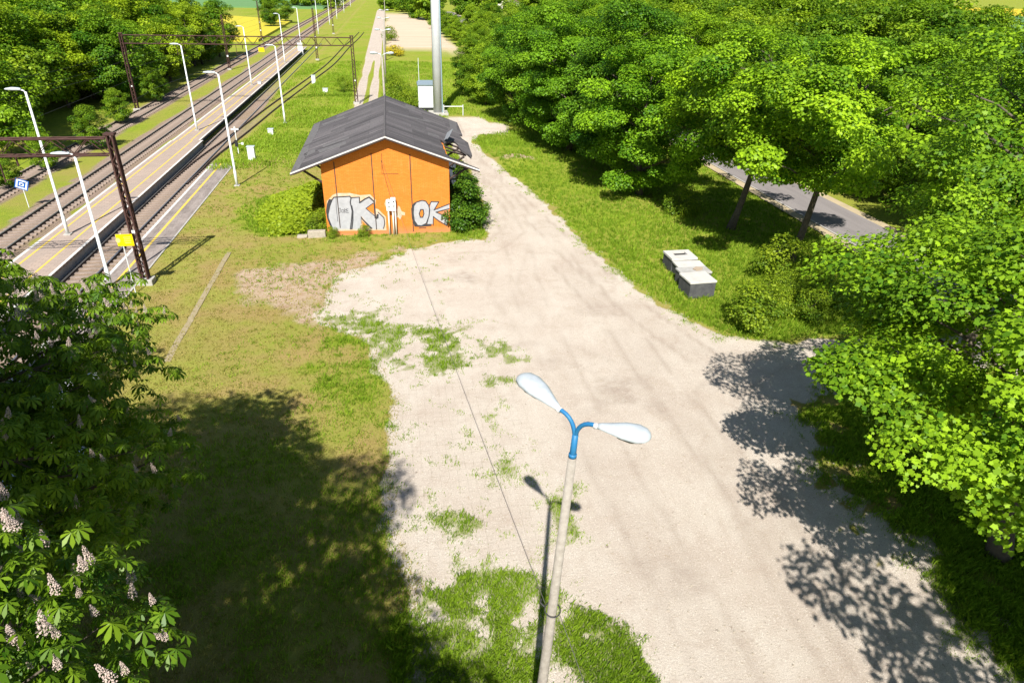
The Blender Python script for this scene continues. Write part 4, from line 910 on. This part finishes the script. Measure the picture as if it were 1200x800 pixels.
#VEG
# ------------------------------------------------------------------ vegetation
SH = {'kite': np.array([(0, 0, 0), (.45, .36, .10), (1, 0, -.06), (.45, -.36, .10)]),
      'maple': np.array([(0, 0, 0), (.0, .40, -.04), (.26, .30, .02), (.48, .50, -.06), (.66, .27, .0), (1.0, 0, -.10), (.66, -.27, .0), (.48, -.50, -.06), (.26, -.30, .02), (.0, -.40, -.04)]),
      'leaf6': np.array([(0, 0, 0), (.18, .40, -.02), (.62, .46, -.05), (1, 0, -.08), (.62, -.46, -.05), (.18, -.40, -.02)]),
      'leaflet': np.array([(0, 0, 0), (.4, .095, .04), (.72, .165, -.05), (1, 0, -.34), (.72, -.165, -.07), (.4, -.095, .04)])}
def unit(v): return v/np.maximum(np.linalg.norm(v, axis=-1, keepdims=True), 1e-9)
def leaves(P, U, Nn, size, shape):
    s = SH[shape]; U = unit(U); V = unit(np.cross(Nn, U)); W = np.cross(U, V); size = np.asarray(size)[:, None, None]
    out = P[:, None, :]+size*(s[None, :, 0:1]*U[:, None, :]+s[None, :, 1:2]*V[:, None, :]+s[None, :, 2:3]*W[:, None, :])
    return out.reshape(-1, 3), len(s)
def crown_points(rng, r, z0, z1, ncl, ncr, shell=.8, lobe=1.):
    """centres and radii of the foliage clumps of one crown"""
    zc = z0+(z1-z0)*.42; out = []; k = 0
    lob = rng.rand(5)*6.28; amp = rng.uniform(.08, .2, 5)*lobe
    while len(out) < ncl:
        k += 1; u = rng.uniform(-1, 1); a = k*2.39996+rng.uniform(-.5, .5); h = math.sqrt(1-u*u)
        f = shell+(1-shell)*rng.rand()**.6
        if rng.rand() < .16: f *= rng.uniform(.35, .8)
        rr = r*(1+sum(amp[i]*math.sin((i+2)*a+lob[i]+u*2) for i in range(5)))
        x, y = rr*h*f*math.cos(a), rr*h*f*math.sin(a); z = zc+(u*f*((z1-zc) if u > 0 else (zc-z0)))
        out.append((x, y, z, ncr*rng.uniform(.65, 1.35)))
    return np.array(out)
def crown_mesh(name, seed, r, z0, z1, ncl, nleaf, ls, ncr, mat, shape='kite', flat=.62, lobe=1.):
    rng = np.random.RandomState(seed); cl = crown_points(rng, r, z0, z1, ncl, ncr, lobe=lobe)
    cnt = np.maximum(20, (nleaf*(cl[:, 3]/ncr)**2).astype(int)); ci = np.repeat(np.arange(len(cl)), cnt); n = len(ci)
    dv = unit(rng.normal(size=(n, 3))+np.array([0, 0, .25])); rad = cl[ci, 3]*(.66+.38*rng.rand(n)**.8)
    P = cl[ci, :3]+dv*rad[:, None]*np.array([1, 1, flat])
    ax_ = unit(np.concatenate([cl[:, :2]+rng.normal(size=(len(cl), 2))*1.5, rng.uniform(-.5, .25, (len(cl), 1))*r*.5], 1))[ci]; st_ = rng.uniform(-.1, .6, len(cl))[ci]
    P += ax_*((P-cl[ci, :3])*ax_).sum(1, keepdims=True)*st_[:, None]+rng.normal(size=(n, 3))*.07
    cen = np.array([0, 0, z0+(z1-z0)*.35]); od = unit(P-cen)
    Nn = unit(dv*.35+od*.35+np.array([0, 0, .75])+rng.normal(size=(n, 3))*.42)
    U = unit(dv+od*.4+rng.normal(size=(n, 3))*.7); U = unit(U-(U*Nn).sum(1, keepdims=True)*Nn)
    V, k = leaves(P, U, Nn, ls*rng.uniform(.55, 1.35, n)*rng.uniform(.8, 1.15, len(cl))[ci], shape)
    cv = rng.rand(len(cl)); var = np.clip(.5+(cv[ci]-.5)*.65+rng.normal(size=n)*.17, 0, 1)
    return fastmesh(name, V, k, mat, var), cl
def trunk_mesh(seed, cl, z0, z1, rad, lean=(0, 0), nl=26):
    rng = random.Random(seed); mb = MB(); h = z0+(z1-z0)*.72
    def ax(f): return Vector((lean[0]*f+.25*math.sin(f*5+seed), lean[1]*f+.2*math.sin(f*4+seed*2)-.2*math.sin(seed*2), h*f))
    o_ = ax(0); pts = [ax(f/9)-Vector((o_.x, o_.y, 0)) for f in range(10)]
    mb.tube(pts, [rad*(1.35 if i == 0 else 1)*(1-.085*i) for i in range(10)], 9)
    for c in sorted(cl.tolist(), key=lambda c: -c[3])[:nl]:
        e = Vector(c[:3]); fz = min(.92, max(.22, (e.z-.45*math.hypot(e.x, e.y))/h)); i = fz*9; i0 = min(8, int(i)); s = pts[i0].lerp(pts[i0+1], i-i0)
        mid = s.lerp(e, .5)+Vector((rng.uniform(-.3, .3), rng.uniform(-.3, .3), .35)); r0 = rad*.34*(1-.45*fz)
        mb.tube([s, s.lerp(mid, .55), mid, mid.lerp(e, .6), e], [r0, r0*.8, r0*.6, r0*.38, r0*.15], 6)
        for _ in range(2):
            q = e+Vector((rng.uniform(-1, 1), rng.uniform(-1, 1), rng.uniform(-.3, .6)))*c[3]*.9; mb.tube([mid.lerp(e, .5), q], [r0*.3, r0*.1], 4)
    return mb
class Tree: pass
def make_tree(seed, r, z0, z1, ncl, nleaf, ls, ncr, mat, shape='kite', rad=.25, lean=(0, 0), flat=.62, nl=26, lobe=1.):
    T = Tree(); T.h = z1; T.r = r; T.crown, cl = crown_mesh('crown', seed, r, z0, z1, ncl, nleaf, ls, ncr, mat, shape, flat, lobe)
    mb = trunk_mesh(seed, cl, z0, z1, rad, lean, nl); tm = bpy.data.meshes.new('trunk'); tm.from_pydata(mb.v, [], mb.f); tm.materials.append(M['bark'])
    tm.polygons.foreach_set('use_smooth', [True]*len(mb.f)); tm.update(); T.trunk = tm; T.cl = cl; return T
def plant(name, T, x, y, z, s, rz, label, cat, group=None, sz=None, tint=(1, 1, 1)):
    r_ = empty(name, (x, y, z), label, cat, group, rz); r_.scale = (s, s, sz or s)
    link('trunk', T.trunk, r_); cr = link('crown', T.crown, r_); cr.color = (*tint, 1); return r_
def inframe(x, y, z, m=60):
    v = Vector((x, y, z-H)); w_ = v.dot(fw)
    if w_ < 2: return False
    px, py = 600+FPX*v.dot(rt)/w_, 400-FPX*v.dot(up)/w_
    return -m < px < 1200+m and -m < py < 800+m
rng = random.Random(11)
# far kinds shared by many trees
FAR = [make_tree(100+i, 3.6, 1.2, 11, 84, 230, .28, .9, M['forest'], 'kite', .2, nl=12) for i in range(4)]
TINY = [make_tree(140+i, 3.6, .6, 8, 34, 120, .62, 1.3, M['forest'], 'kite', .2, nl=4) for i in range(2)]
MID = [make_tree(120+i, 4.9, 5.1+.3*i, 13, 95, 560, .15, .92, M['maple'], 'leaf6', .25, (2.6, .5), .6) for i in range(2)]+[make_tree(124+i, 4.8, .9, 13, 120, 520, .15, .95, M['maple'], 'leaf6', .27, (0, 0), .55) for i in range(2)]
# the wood left of the tracks
k = 0; y = 46.
while y < 172:
    x = -36.8
    while x > -80:
        tx, ty = x+rng.uniform(-1.6, 1.6), y+rng.uniform(-2, 2); edge_ = x > -40
        s = rng.uniform(.86, 1.0) if edge_ else rng.uniform(1.02, 1.24)
        if x < -48: s *= 1.04
        if edge_ and 78 < ty < 99: x -= 3; continue
        if inframe(tx, ty, 8, 90) or inframe(tx, ty, 13*s, 60):
            plant('forest_tree', FAR[k % 4], tx, ty, -.75, s, rng.uniform(0, 6.28), 'dense leafy tree of the wood left of the railway tracks', 'tree', 'trees of the wood left of the tracks', s*rng.uniform(.86, 1.12), tint=((1.25, 1.14, 1.), (.88, .98, .9), (1.15, 1.08, .85), (1.0, 1.1, 1.))[rng.randrange(4)]); k += 1
        x -= 5.6 if edge_ else 6.6
    y += 5.2 if y < 110 else 6.5
for x, y, s in ((-30.6, 66, .30), (-29.6, 74.5, .38), (-31.5, 88, .36), (-31.0, 60, .26), (-32, 104, .4)):
    plant('bush', FAR[1], x, y, -.75, s, rng.uniform(0, 6), {66: 'low leafy bush at the wood edge beside the overgrown track, nearest the camera but one', 74.5: 'bright young bush standing alone in front of the dark wood edge', 88: 'bush at the wood edge near the first far lattice mast', 60: 'lowest leafy bush at the near wood edge beside the overgrown track', 104: 'bush at the wood edge beyond the second gantry'}[y], 'bush', 'bushes along the wood edge')
# avenue on the right: near side and far side of the road
AV = [(22.9, 42.3, 1.0, 0, 'avenue tree with a leaning trunk on the verge behind the concrete boxes'), (23.4, 35.4, .97, 1, 'avenue tree with a sunlit trunk foot beside the road, right of the concrete boxes'),
      (19.3, 51.3, .95, 2, 'avenue tree with a bright crown behind the leaning trunk'), (19.6, 59.5, 1.06, 3, 'dark crowned avenue tree above the mown verge'), (17.4, 67.5, 1.0, 2, 'avenue tree beside the earth heap, right of the shed'),
      (16.6, 76, .98, 3, 'avenue tree where the dirt track turns into the trees'), (15.2, 85, .86, 2, 'avenue tree at the bend of the dirt track behind the shed')]
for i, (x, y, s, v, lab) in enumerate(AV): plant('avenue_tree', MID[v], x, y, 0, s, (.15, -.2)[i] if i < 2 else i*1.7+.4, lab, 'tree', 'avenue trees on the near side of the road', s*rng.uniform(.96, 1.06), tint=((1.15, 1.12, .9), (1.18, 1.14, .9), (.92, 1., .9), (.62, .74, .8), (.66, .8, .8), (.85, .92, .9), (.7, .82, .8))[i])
n = 0
for x, y, s in ((26.0, 72, 1.0), (25, 75, 1.1), (24, 84, 1.05), (22, 94, 1.0), (19, 103, .85), (27, 100, 1.05), (25, 112, 1.0), (31, 108, 1.05), (22, 122, .9), (30, 122, 1.0)):
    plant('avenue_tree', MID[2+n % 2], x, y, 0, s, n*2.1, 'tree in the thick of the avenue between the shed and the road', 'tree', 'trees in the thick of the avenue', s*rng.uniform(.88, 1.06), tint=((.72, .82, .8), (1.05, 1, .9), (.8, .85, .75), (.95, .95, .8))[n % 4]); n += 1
for row, x0 in enumerate((38.5, 46, 54, 63, 72, 82, 93)):
    y = 22+row*5
    while y < 150:
        x = x0+rng.uniform(-1.5, 1.5); yy = y+rng.uniform(-1.5, 1.5); s = rng.uniform(.9, 1.04)*(.94 if row == 0 else 1.0)
        skip = (row > 0 and yy < 44) or (.905 < x/yy < 1.03)
        if inframe(x, yy, 9, 80) and not skip:
            plant('roadside_tree', (MID if row == 0 else FAR)[2+n % 2], x, yy, 0, s*(1 if row == 0 else 1.2 if row < 2 else 1.36), n*1.3, 'leafy tree on the far side of the road behind the avenue', 'tree', 'trees beyond the road', tint=((1.05, 1.02, .9), (.7, .8, .8), (.9, .92, .8), (.6, .74, .8))[rng.randrange(4)]); n += 1
        y += 8.2 if row == 0 else 8.5
# hedge, copses and single trees farther up
far = [(12.6, 96, .62), (11.4, 103, .55), (14, 110, .7), (17, 118, .75), (13.5, 126, .62), (17, 136, .7), (21, 132, .8), (22, 146, .8), (19, 152, .72), (24, 160, .85), (29, 140, .9), (30, 155, .9), (37, 150, 1.), (20.5, 170, .62), (19.5, 182, .55), (18.8, 194, .6), (18.4, 206, .62), (18, 218, .62), (17.2, 231, .64), (16.8, 245, .62), (16.5, 258, .6), (24, 182, .8), (26, 200, .8), (30, 176, .9), (33, 196, .95), (25, 222, .85), (31, 225, .9), (38, 215, 1.)]
for x, y, s in far:
    plant('hedge_tree', FAR[n % 4], x, y, 0, s, n*1.1, 'low bushy tree of the hedge right of the monopole', 'tree', 'bushy trees of the hedge right of the monopole', s*.95); n += 1
far2 = []
for _ in range(46): far2.append((rng.uniform(8, 150), rng.uniform(300, 520), rng.uniform(.8, 1.5)))
for _ in range(14): far2.append((rng.uniform(-3, 24), rng.uniform(385, 450), rng.uniform(.7, 1.2)))
for _ in range(16): far2.append((rng.uniform(-70, -22), rng.uniform(420, 560), rng.uniform(.8, 1.4)))
for x, y, s in far2:
    if inframe(x, y, 3, 10): plant('far_tree', TINY[n % 2], x, y, 0, s, n*1.9, 'small far tree near the top edge of the photo', 'tree', 'far trees near the horizon'); n += 1
for x, y, s in ((-39, 262, .8), (-41, 275, .75), (-38, 292, .7)): plant('field_tree', FAR[n % 4], x, y, -.3, s, n, 'loose tree standing at the edge of the yellow rapeseed field', 'tree', 'trees at the rapeseed field'); n += 1
# big near trees on the right
NEAR = make_tree(31, 7.0, 5.0, 10.2, 150, 640, .125, 1.0, M['maple'], 'maple', .30, (.4, .6), .5, 40, lobe=.45)
plant('maple_tree', NEAR, 17.3, 12.3, 0, .97, .6, 'big sunlit maple at the right edge, overhanging the gravel lot', 'tree', None)
NEAR2 = make_tree(32, 4.8, 5.4, 14.4, 110, 420, .135, .95, M['maple'], 'maple', .30, (.6, .2), .55, 46)
plant('maple_tree', NEAR2, 24.6, 22.4, 0, 1.0, 2.2, 'tall open maple with visible limbs behind the big maple at the right edge', 'tree', None)
plant('maple_tree', MID[1], 15.6, -1.4, 0, 1.15, 4, 'maple standing outside the right edge that shades the bottom right corner', 'tree', None)
plant('maple_tree', NEAR2, 30.2, 17, 0, 1.0, 5.1, 'maple at the far right behind the big sunlit maple', 'tree', None)

# chestnuts on the left
def chestnut(seed, r, z0, z1, ncl, nros, nflow, ls):
    rng_ = np.random.RandomState(seed); cl = crown_points(rng_, r, z0, z1, ncl, 1.2, .7)
    cnt = np.maximum(4, (nros*(cl[:, 3]/1.2)**2).astype(int)); ci = np.repeat(np.arange(len(cl)), cnt); n_ = len(ci)
    dv = unit(rng_.normal(size=(n_, 3))+np.array([0, 0, .2])); Q = cl[ci, :3]+dv*cl[ci, 3:4]*(.55+.5*rng_.rand(n_, 1)**.6)*np.array([1, 1, .75])
    cen = np.array([0, 0, z0+(z1-z0)*.35]); od = unit(Q-cen)
    # compound leaves: every twig end carries three palmate leaves of seven leaflets
    Ps, Us, Ns, Ss, Vr = [], [], [], [], []
    cv = rng_.rand(len(cl))
    for j in range(3):
        an = rng_.rand(n_)*6.28; side = np.stack([np.cos(an), np.sin(an), .15*np.ones(n_)], -1)
        c_ = Q+unit(side+od*.4)*.13*rng_.uniform(.6, 1.3, (n_, 1))
        nn = unit(np.array([0, 0, 1.])+side*.45+od*.35+rng_.normal(size=(n_, 3))*.2); u0 = unit(side-(side*nn).sum(1, keepdims=True)*nn); v0 = np.cross(nn, u0)
        sz_ = ls*rng_.uniform(.65, 1.15, n_); lv = np.clip(.5+(cv[ci]-.5)*.4+rng_.normal(size=n_)*.16, 0, 1)
        for q_, sc_ in zip((-2.3, -1.45, -.7, 0, .7, 1.45, 2.3), (.55, .78, .95, 1., .95, .78, .55)):
            dirv = u0*math.cos(q_)+v0*math.sin(q_)-nn*.18
            Ps.append(c_); Us.append(dirv); Ns.append(nn+dirv*.1); Ss.append(sz_*sc_); Vr.append(np.clip(lv+rng_.normal(size=n_)*.06, 0, 1))
    V, k_ = leaves(np.concatenate(Ps), np.concatenate(Us), np.concatenate(Ns), np.concatenate(Ss), 'leaflet')
    T = Tree(); T.h = z1; T.crown = fastmesh('crown', V, k_, M['chestnut'], np.concatenate(Vr))
    mb = trunk_mesh(seed, cl, z0, z1, .32, (0, 0), 60); tm = bpy.data.meshes.new('trunk'); tm.from_pydata(mb.v, [], mb.f); tm.materials.append(M['bark']); tm.update(); T.trunk = tm
    # flower spikes stand on outer twigs
    upq = np.argsort(-(od[:, 2]*.5+np.linalg.norm(Q-cen, axis=1)/r+rng_.rand(n_)*1.1)); T.fl = [(Q[i]+np.array([0, 0, .1]), od[i]) for i in upq[:nflow]]; return T
def spike(seed):
    rg = random.Random(seed); mb = MB(); mb.tube([(0, 0, 0), (0, 0, .30)], [.008, .004], 4)
    for i in range(90):
        f = i/90; a = i*2.4; rr = (.047*(1-f)**.7+.006)*rg.uniform(.75, 1.15); c = Vector((rr*math.cos(a), rr*math.sin(a), .04+.25*f+rg.uniform(-.008, .008)))
        s = .0125*(1.2-f*.6)*rg.uniform(.6, 1.3); u_ = Vector((rg.uniform(-1, 1), rg.uniform(-1, 1), rg.uniform(-1, 1))).normalized(); v_ = u_.cross(Vector((0, .3, 1))).normalized()
        mb.add([c-u_*s, c+v_*s*.8, c+u_*s, c-v_*s*.8], [(0, 1, 2, 3)]); wv = u_.cross(v_); mb.add([c-wv*s, c+v_*s*.7, c+wv*s, c-v_*s*.7], [(0, 1, 2, 3)])
    me_ = bpy.data.meshes.new('flower_spike'); me_.from_pydata(mb.v, [], mb.f); me_.materials.append(M['blossom']); return me_
SPK = [spike(i) for i in range(4)]
def plant_chestnut(T, x, y, s, rz, label):
    r_ = plant('chestnut_tree', T, x, y, 0, s, rz, label, 'tree')
    cz, sz = math.cos(rz), math.sin(rz); best = []
    for q, od in T.fl:
        wx, wy, wz = x+s*(q[0]*cz-q[1]*sz), y+s*(q[0]*sz+q[1]*cz), s*q[2]
        view = Vector((wx, wy, wz-H)).normalized(); o3 = Vector((od[0]*cz-od[1]*sz, od[0]*sz+od[1]*cz, od[2]))
        best.append((o3.dot(view)+(0 if inframe(wx, wy, wz, 20) else 5), q, od))
    best.sort(key=lambda b_: b_[0])
    for i, (sc_, q, od) in enumerate(best[:100]):
        o = link('flower_spike', SPK[i % 4], r_); o.location = q; o.rotation_euler = (rng.uniform(-.2, .2)-od[1]*.25, rng.uniform(-.2, .2)+od[0]*.25, rng.uniform(0, 6)); k_ = rng.uniform(.5, .9); o.scale = (k_, k_, k_)
    return r_
CH_A = chestnut(51, 4.0, 4.2, 10.2, 84, 52, 420, .205)
CH_B = chestnut(52, 3.4, 4.8, 11.0, 56, 110, 520, .15)
plant_chestnut(CH_A, -9.2, 12.0, 1., .3, 'large dark chestnut in blossom shading the parked cars at the left edge')
plant_chestnut(CH_B, -4.25, 2.45, 1., 1.2, 'nearest chestnut in blossom filling the bottom left corner')
plant_chestnut(CH_A, -16.2, 20.3, .8, 2.5, 'chestnut sprig reaching up the left edge, farther along the platform')
TALL = make_tree(61, 5.2, 10.5, 22, 95, 520, .26, 1.4, M['forest'], 'kite', .4)
plant('tall_tree', TALL, -11.8, .6, 0, 1., 2., 'tall tree left of the camera that shades the chestnuts', 'tree')
plant('tall_tree', TALL, -6.6, -6.5, 0, .82, 4.4, 'tall tree behind the camera whose shade fills the lower left grass', 'tree')

# shrubs
SHR = [make_tree(200+i, 1.25, .15, 2.6, 26, 120, .15, .5, M['shrub'], 'kite', .04, nl=22) for i in range(2)]
IVY = make_tree(210, 1.15, .0, 3.3, 40, 260, .15, .48, M['ivy'], 'kite', .05, nl=10)
for i, (x, y, s, lab) in enumerate(((16.9, 27.9, .85, 'sunlit young shrub with bare stems at the lot corner, right of the nearest concrete box'), (18.9, 28.8, .6, 'shrub in half shade behind the bare stemmed one'), (20.6, 28.0, .6, 'dark shrub at the mouth of the side track'), (20.6, 30.6, .6, 'dark spreading shrub at the foot of the avenue tree'), (22.2, 29.8, .6, 'low shaded shrub near the side track, farthest right'), (21.6, 33.6, .95, 'tall shrub with bright leaves left of the sunlit trunk foot'), (20.6, 45.6, .8, 'shrub at the foot of the leaning avenue tree'), (19.2, 30.4, .55, 'small shrub between two larger ones at the lot corner'))):
    plant('shrub', SHR[i % 2], x, y, 0, s, i*1.3, lab, 'shrub', 'shrubs at the lot corner')
for i, (x, y, s, lab) in enumerate(((4.35, 44.4, 1.0, 'leafy bush climbing the right corner of the orange shed'), (4.9, 46.5, .9, 'bush behind the corner bush on the right side of the shed'), (5.1, 44.6, .55, 'low rounded bush at the right of the corner bush'), (4.6, 49.5, .85, 'bush under the right eaves of the shed, farthest back'))):
    plant('bush', IVY, x, y, 0, s, i*2.1, lab, 'bush', 'bushes along the right side of the shed')
for i, (x, y, s, lab) in enumerate(((.9, 97, 1.1, 'bush just behind the shed roof beside the dirt track'), (.5, 104, 1.0, 'second bush beside the dirt track behind the shed'), (.3, 111, .85, 'third bush beside the dirt track behind the shed'), (2.2, 93, 1., 'bush between the dirt track and the white cabinet'), (.2, 204, 1.3, 'dark lone bush at the near corner of the bare field'), (-6.8, 108, .8, 'bush left of the two rutted dirt track'))):
    plant('bush', SHR[i % 2], x, y, 0, s, i*1.9, lab, 'bush', 'bushes along the dirt track')
YB = make_tree(220, 1.1, .1, 1.6, 22, 110, .16, .45, M['yellowflower'], 'kite', .04)
plant('flowering_bush', YB, 1.4, 163, 0, 1.3, 1, 'low yellow flowering bush beside the dirt track', 'bush')
# leafy cover left of the shed
n_ = 32000; r2 = np.random.RandomState(5); a = r2.rand(n_)*6.28; q = np.sqrt(r2.rand(n_))
px_ = -7.2+2.9*q*np.cos(a); py_ = 49.5+6.4*q*np.sin(a); hh = (.5+1.7*sm(px_, -8.2, -5.2))*(1-q**2)*(.7+.6*fbm(px_, py_, .9, 4))
ok = (r2.rand(n_) < np.clip((1-q)*3.2, .12, 1)*sm(fbm(px_, py_, 1.1, 9)+(1-q), .42, .62)) & (py_ > 43.95) & (px_ < -4.75); px_, py_, hh = px_[ok], py_[ok], hh[ok]; n_ = len(px_)
Pq = np.stack([px_, py_, hh*(.55+.45*r2.rand(n_))+.03], -1); Nn = unit(np.array([0, -.15, 1.])+r2.normal(size=(n_, 3))*.4); U = unit(r2.normal(size=(n_, 3))); U = unit(U-(U*Nn).sum(1, keepdims=True)*Nn)
V, k_ = leaves(Pq, U, Nn, r2.uniform(.15, .3, n_), 'kite')
tag(link('leafy_cover', fastmesh('leafy_cover', V, k_, M['shrub'], np.clip(r2.normal(size=n_)*.2+.8, 0, 1))), kind='stuff')
for i, (x, y, s, lab) in enumerate(((-4.35, 43.4, .26, 'small weed at the left foot of the orange gable under the first letter'), (-2.35, 43.35, .28, 'small weed at the foot of the orange gable under the second letter'), (-5.1, 44.6, .55, 'leafy sapling at the left corner of the orange shed'))):
    plant('weed', SHR[i % 2], x, y, 0, s, i, lab, 'weed')

# ------------------------------------------------------------------ grass
def blades(x, y, hgt, wid, rg, per, spread, bend=.5):
    n0 = len(x); x = np.repeat(x, per)+rg.normal(size=n0*per)*spread; y = np.repeat(y, per)+rg.normal(size=n0*per)*spread
    hgt = np.repeat(hgt, per)*rg.uniform(.55, 1.15, n0*per); wid = np.repeat(wid, per); n1 = len(x); z = hz(x, y)
    a = rg.rand(n1)*6.28; dx, dy = np.cos(a), np.sin(a); ln = hgt*rg.uniform(.1, bend*1.4, n1); b_ = np.stack([x, y, z-.01], -1)
    tip = b_+np.stack([dx*ln, dy*ln, hgt], -1); mid = b_+np.stack([dx*ln*.3, dy*ln*.3, hgt*.6], -1); sd = np.stack([-dy, dx, 0*dx], -1)*wid[:, None]
    return np.stack([b_-sd, b_+sd*.9, mid+sd*.8, tip], 1).reshape(-1, 3)
rg = np.random.RandomState(9)
n0 = 230000; u = rg.rand(n0); gyv = 8.5*(78/8.5)**u; gxv = rg.uniform(-1, 1, n0)*(10+gyv*.85)+gyv*.18+1
keep = (gxv > -16) & (gxv < 28.8); gxv, gyv = gxv[keep], gyv[keep]
ib = (gxv > XL-.2) & (gxv < XR+.2) & (gyv > FY-.1) & (gyv < BY+.2); gxv, gyv = gxv[~ib], gyv[~ib]
pl_ok = ~((gxv < -14.2) & (gyv < 66)); gxv, gyv = gxv[pl_ok], gyv[pl_ok]
lv = lushness(gxv, gyv); lotd = sdf(gxv, gyv, LOT)
acc = rg.rand(len(gxv)) < np.clip(lv*1.15-.12, 0, 1); gx1, gy1, lv1, ld1 = gxv[acc], gyv[acc], lv[acc], lotd[acc]
# paler thin grass where it grows through the gravel or near its edge
hg = (.08+.20*lv1*rg.uniform(.5, 1.2, len(lv1)))*(.75+.5*fbm(gx1, gy1, .7, 6)); hg = np.where(ld1 > 0, hg*.75, hg)
wd_ = .0045+.00055*np.hypot(gx1, gy1)*.55
V = blades(gx1, gy1, hg, wd_, rg, 6, .075)
vr = np.clip(np.repeat(.30+.45*fbm(gx1, gy1, .5, 11)+.25*(fbm(gx1, gy1, 2.5, 2)-.5), 6)+rg.normal(size=len(V)//4)*.14, 0, 1)
tag(link('grass', fastmesh('grass', V, 4, M['grass'], vr)), kind='stuff')
n5 = 46000; y5 = 62*(150/62)**rg.rand(n5); x5 = rg.uniform(-17, 17, n5)
k5 = (polydist(x5, y5, SID) > 1.6) & (abs(x5+18.3) > 1.5) & ~((abs(x5+3.5) < 2.2) & (y5 > 76)) & (sdf(x5, y5, LOT) < -.2) & ~((x5 > XL-.3) & (x5 < XR+.3) & (y5 < BY+.3)) & ~((abs(x5-4.55) < 1.4) & (abs(y5-92.4) < 1.1)) & (rg.rand(n5) < fbm(x5, y5, .22, 7)*1.25-.1) & ~((x5 > 9) & (y5 < 70))
x5, y5 = x5[k5], y5[k5]; V5 = blades(x5, y5, .16+.34*fbm(x5, y5, .3, 17)*rg.uniform(.5, 1.3, len(x5)), .012+.00022*y5, rg, 4, .22)
tag(link('meadow_grass', fastmesh('meadow_grass', V5, 4, M['grass'], np.clip(np.repeat(.35+.6*fbm(x5, y5, .14, 23), 4)+rg.normal(size=len(V5)//4)*.12, 0, 1))), kind='stuff')
dm = (lotd < .3) & (gxv < 6) & (gyv < 62) & (rg.rand(len(gxv)) < .75*(1-lv)); gx2, gy2 = gxv[dm], gyv[dm]
V = blades(gx2, gy2, .05+.06*rg.rand(len(gx2)), .004+.0004*np.hypot(gx2, gy2), rg, 4, .08, .9)
tag(link('dry_grass', fastmesh('dry_grass', V, 4, M['drygrass'], np.clip(.5+rg.normal(size=len(V)//4)*.25, 0, 1))), kind='stuff')
# loose stones and clods on the lot and its edges
n0 = 26000; gy3 = 8.5*(60/8.5)**rg.rand(n0); gx3 = rg.uniform(-1.5, 15, n0)+gy3*.03; ld = sdf(gx3, gy3, LOT)
k3 = ((ld > -.6) & (ld < .5)) | (rg.rand(n0) < .3*(ld > 0)); gx3, gy3 = gx3[k3], gy3[k3]; mb = MB()
for x, y, s in zip(gx3, gy3, rg.uniform(.008, .020, len(gx3))+.028*rg.rand(len(gx3))**9):
    z = float(hz(x, y)); q = [(x+s*rg.uniform(.7, 1.3)*math.cos(a_), y+s*rg.uniform(.7, 1.3)*math.sin(a_)) for a_ in (0, 1.26, 2.5, 3.8, 5.0)]
    mb.add([(a_, b_, z-.01) for a_, b_ in q]+[(x+(a_-x)*.6, y+(b_-y)*.6, z+s*.7) for a_, b_ in q], [(5, 6, 7, 8, 9)]+[(i, (i+1) % 5, 5+(i+1) % 5, 5+i) for i in range(5)])
tag(mb.build('gravel_stones', M['stone']), kind='stuff')
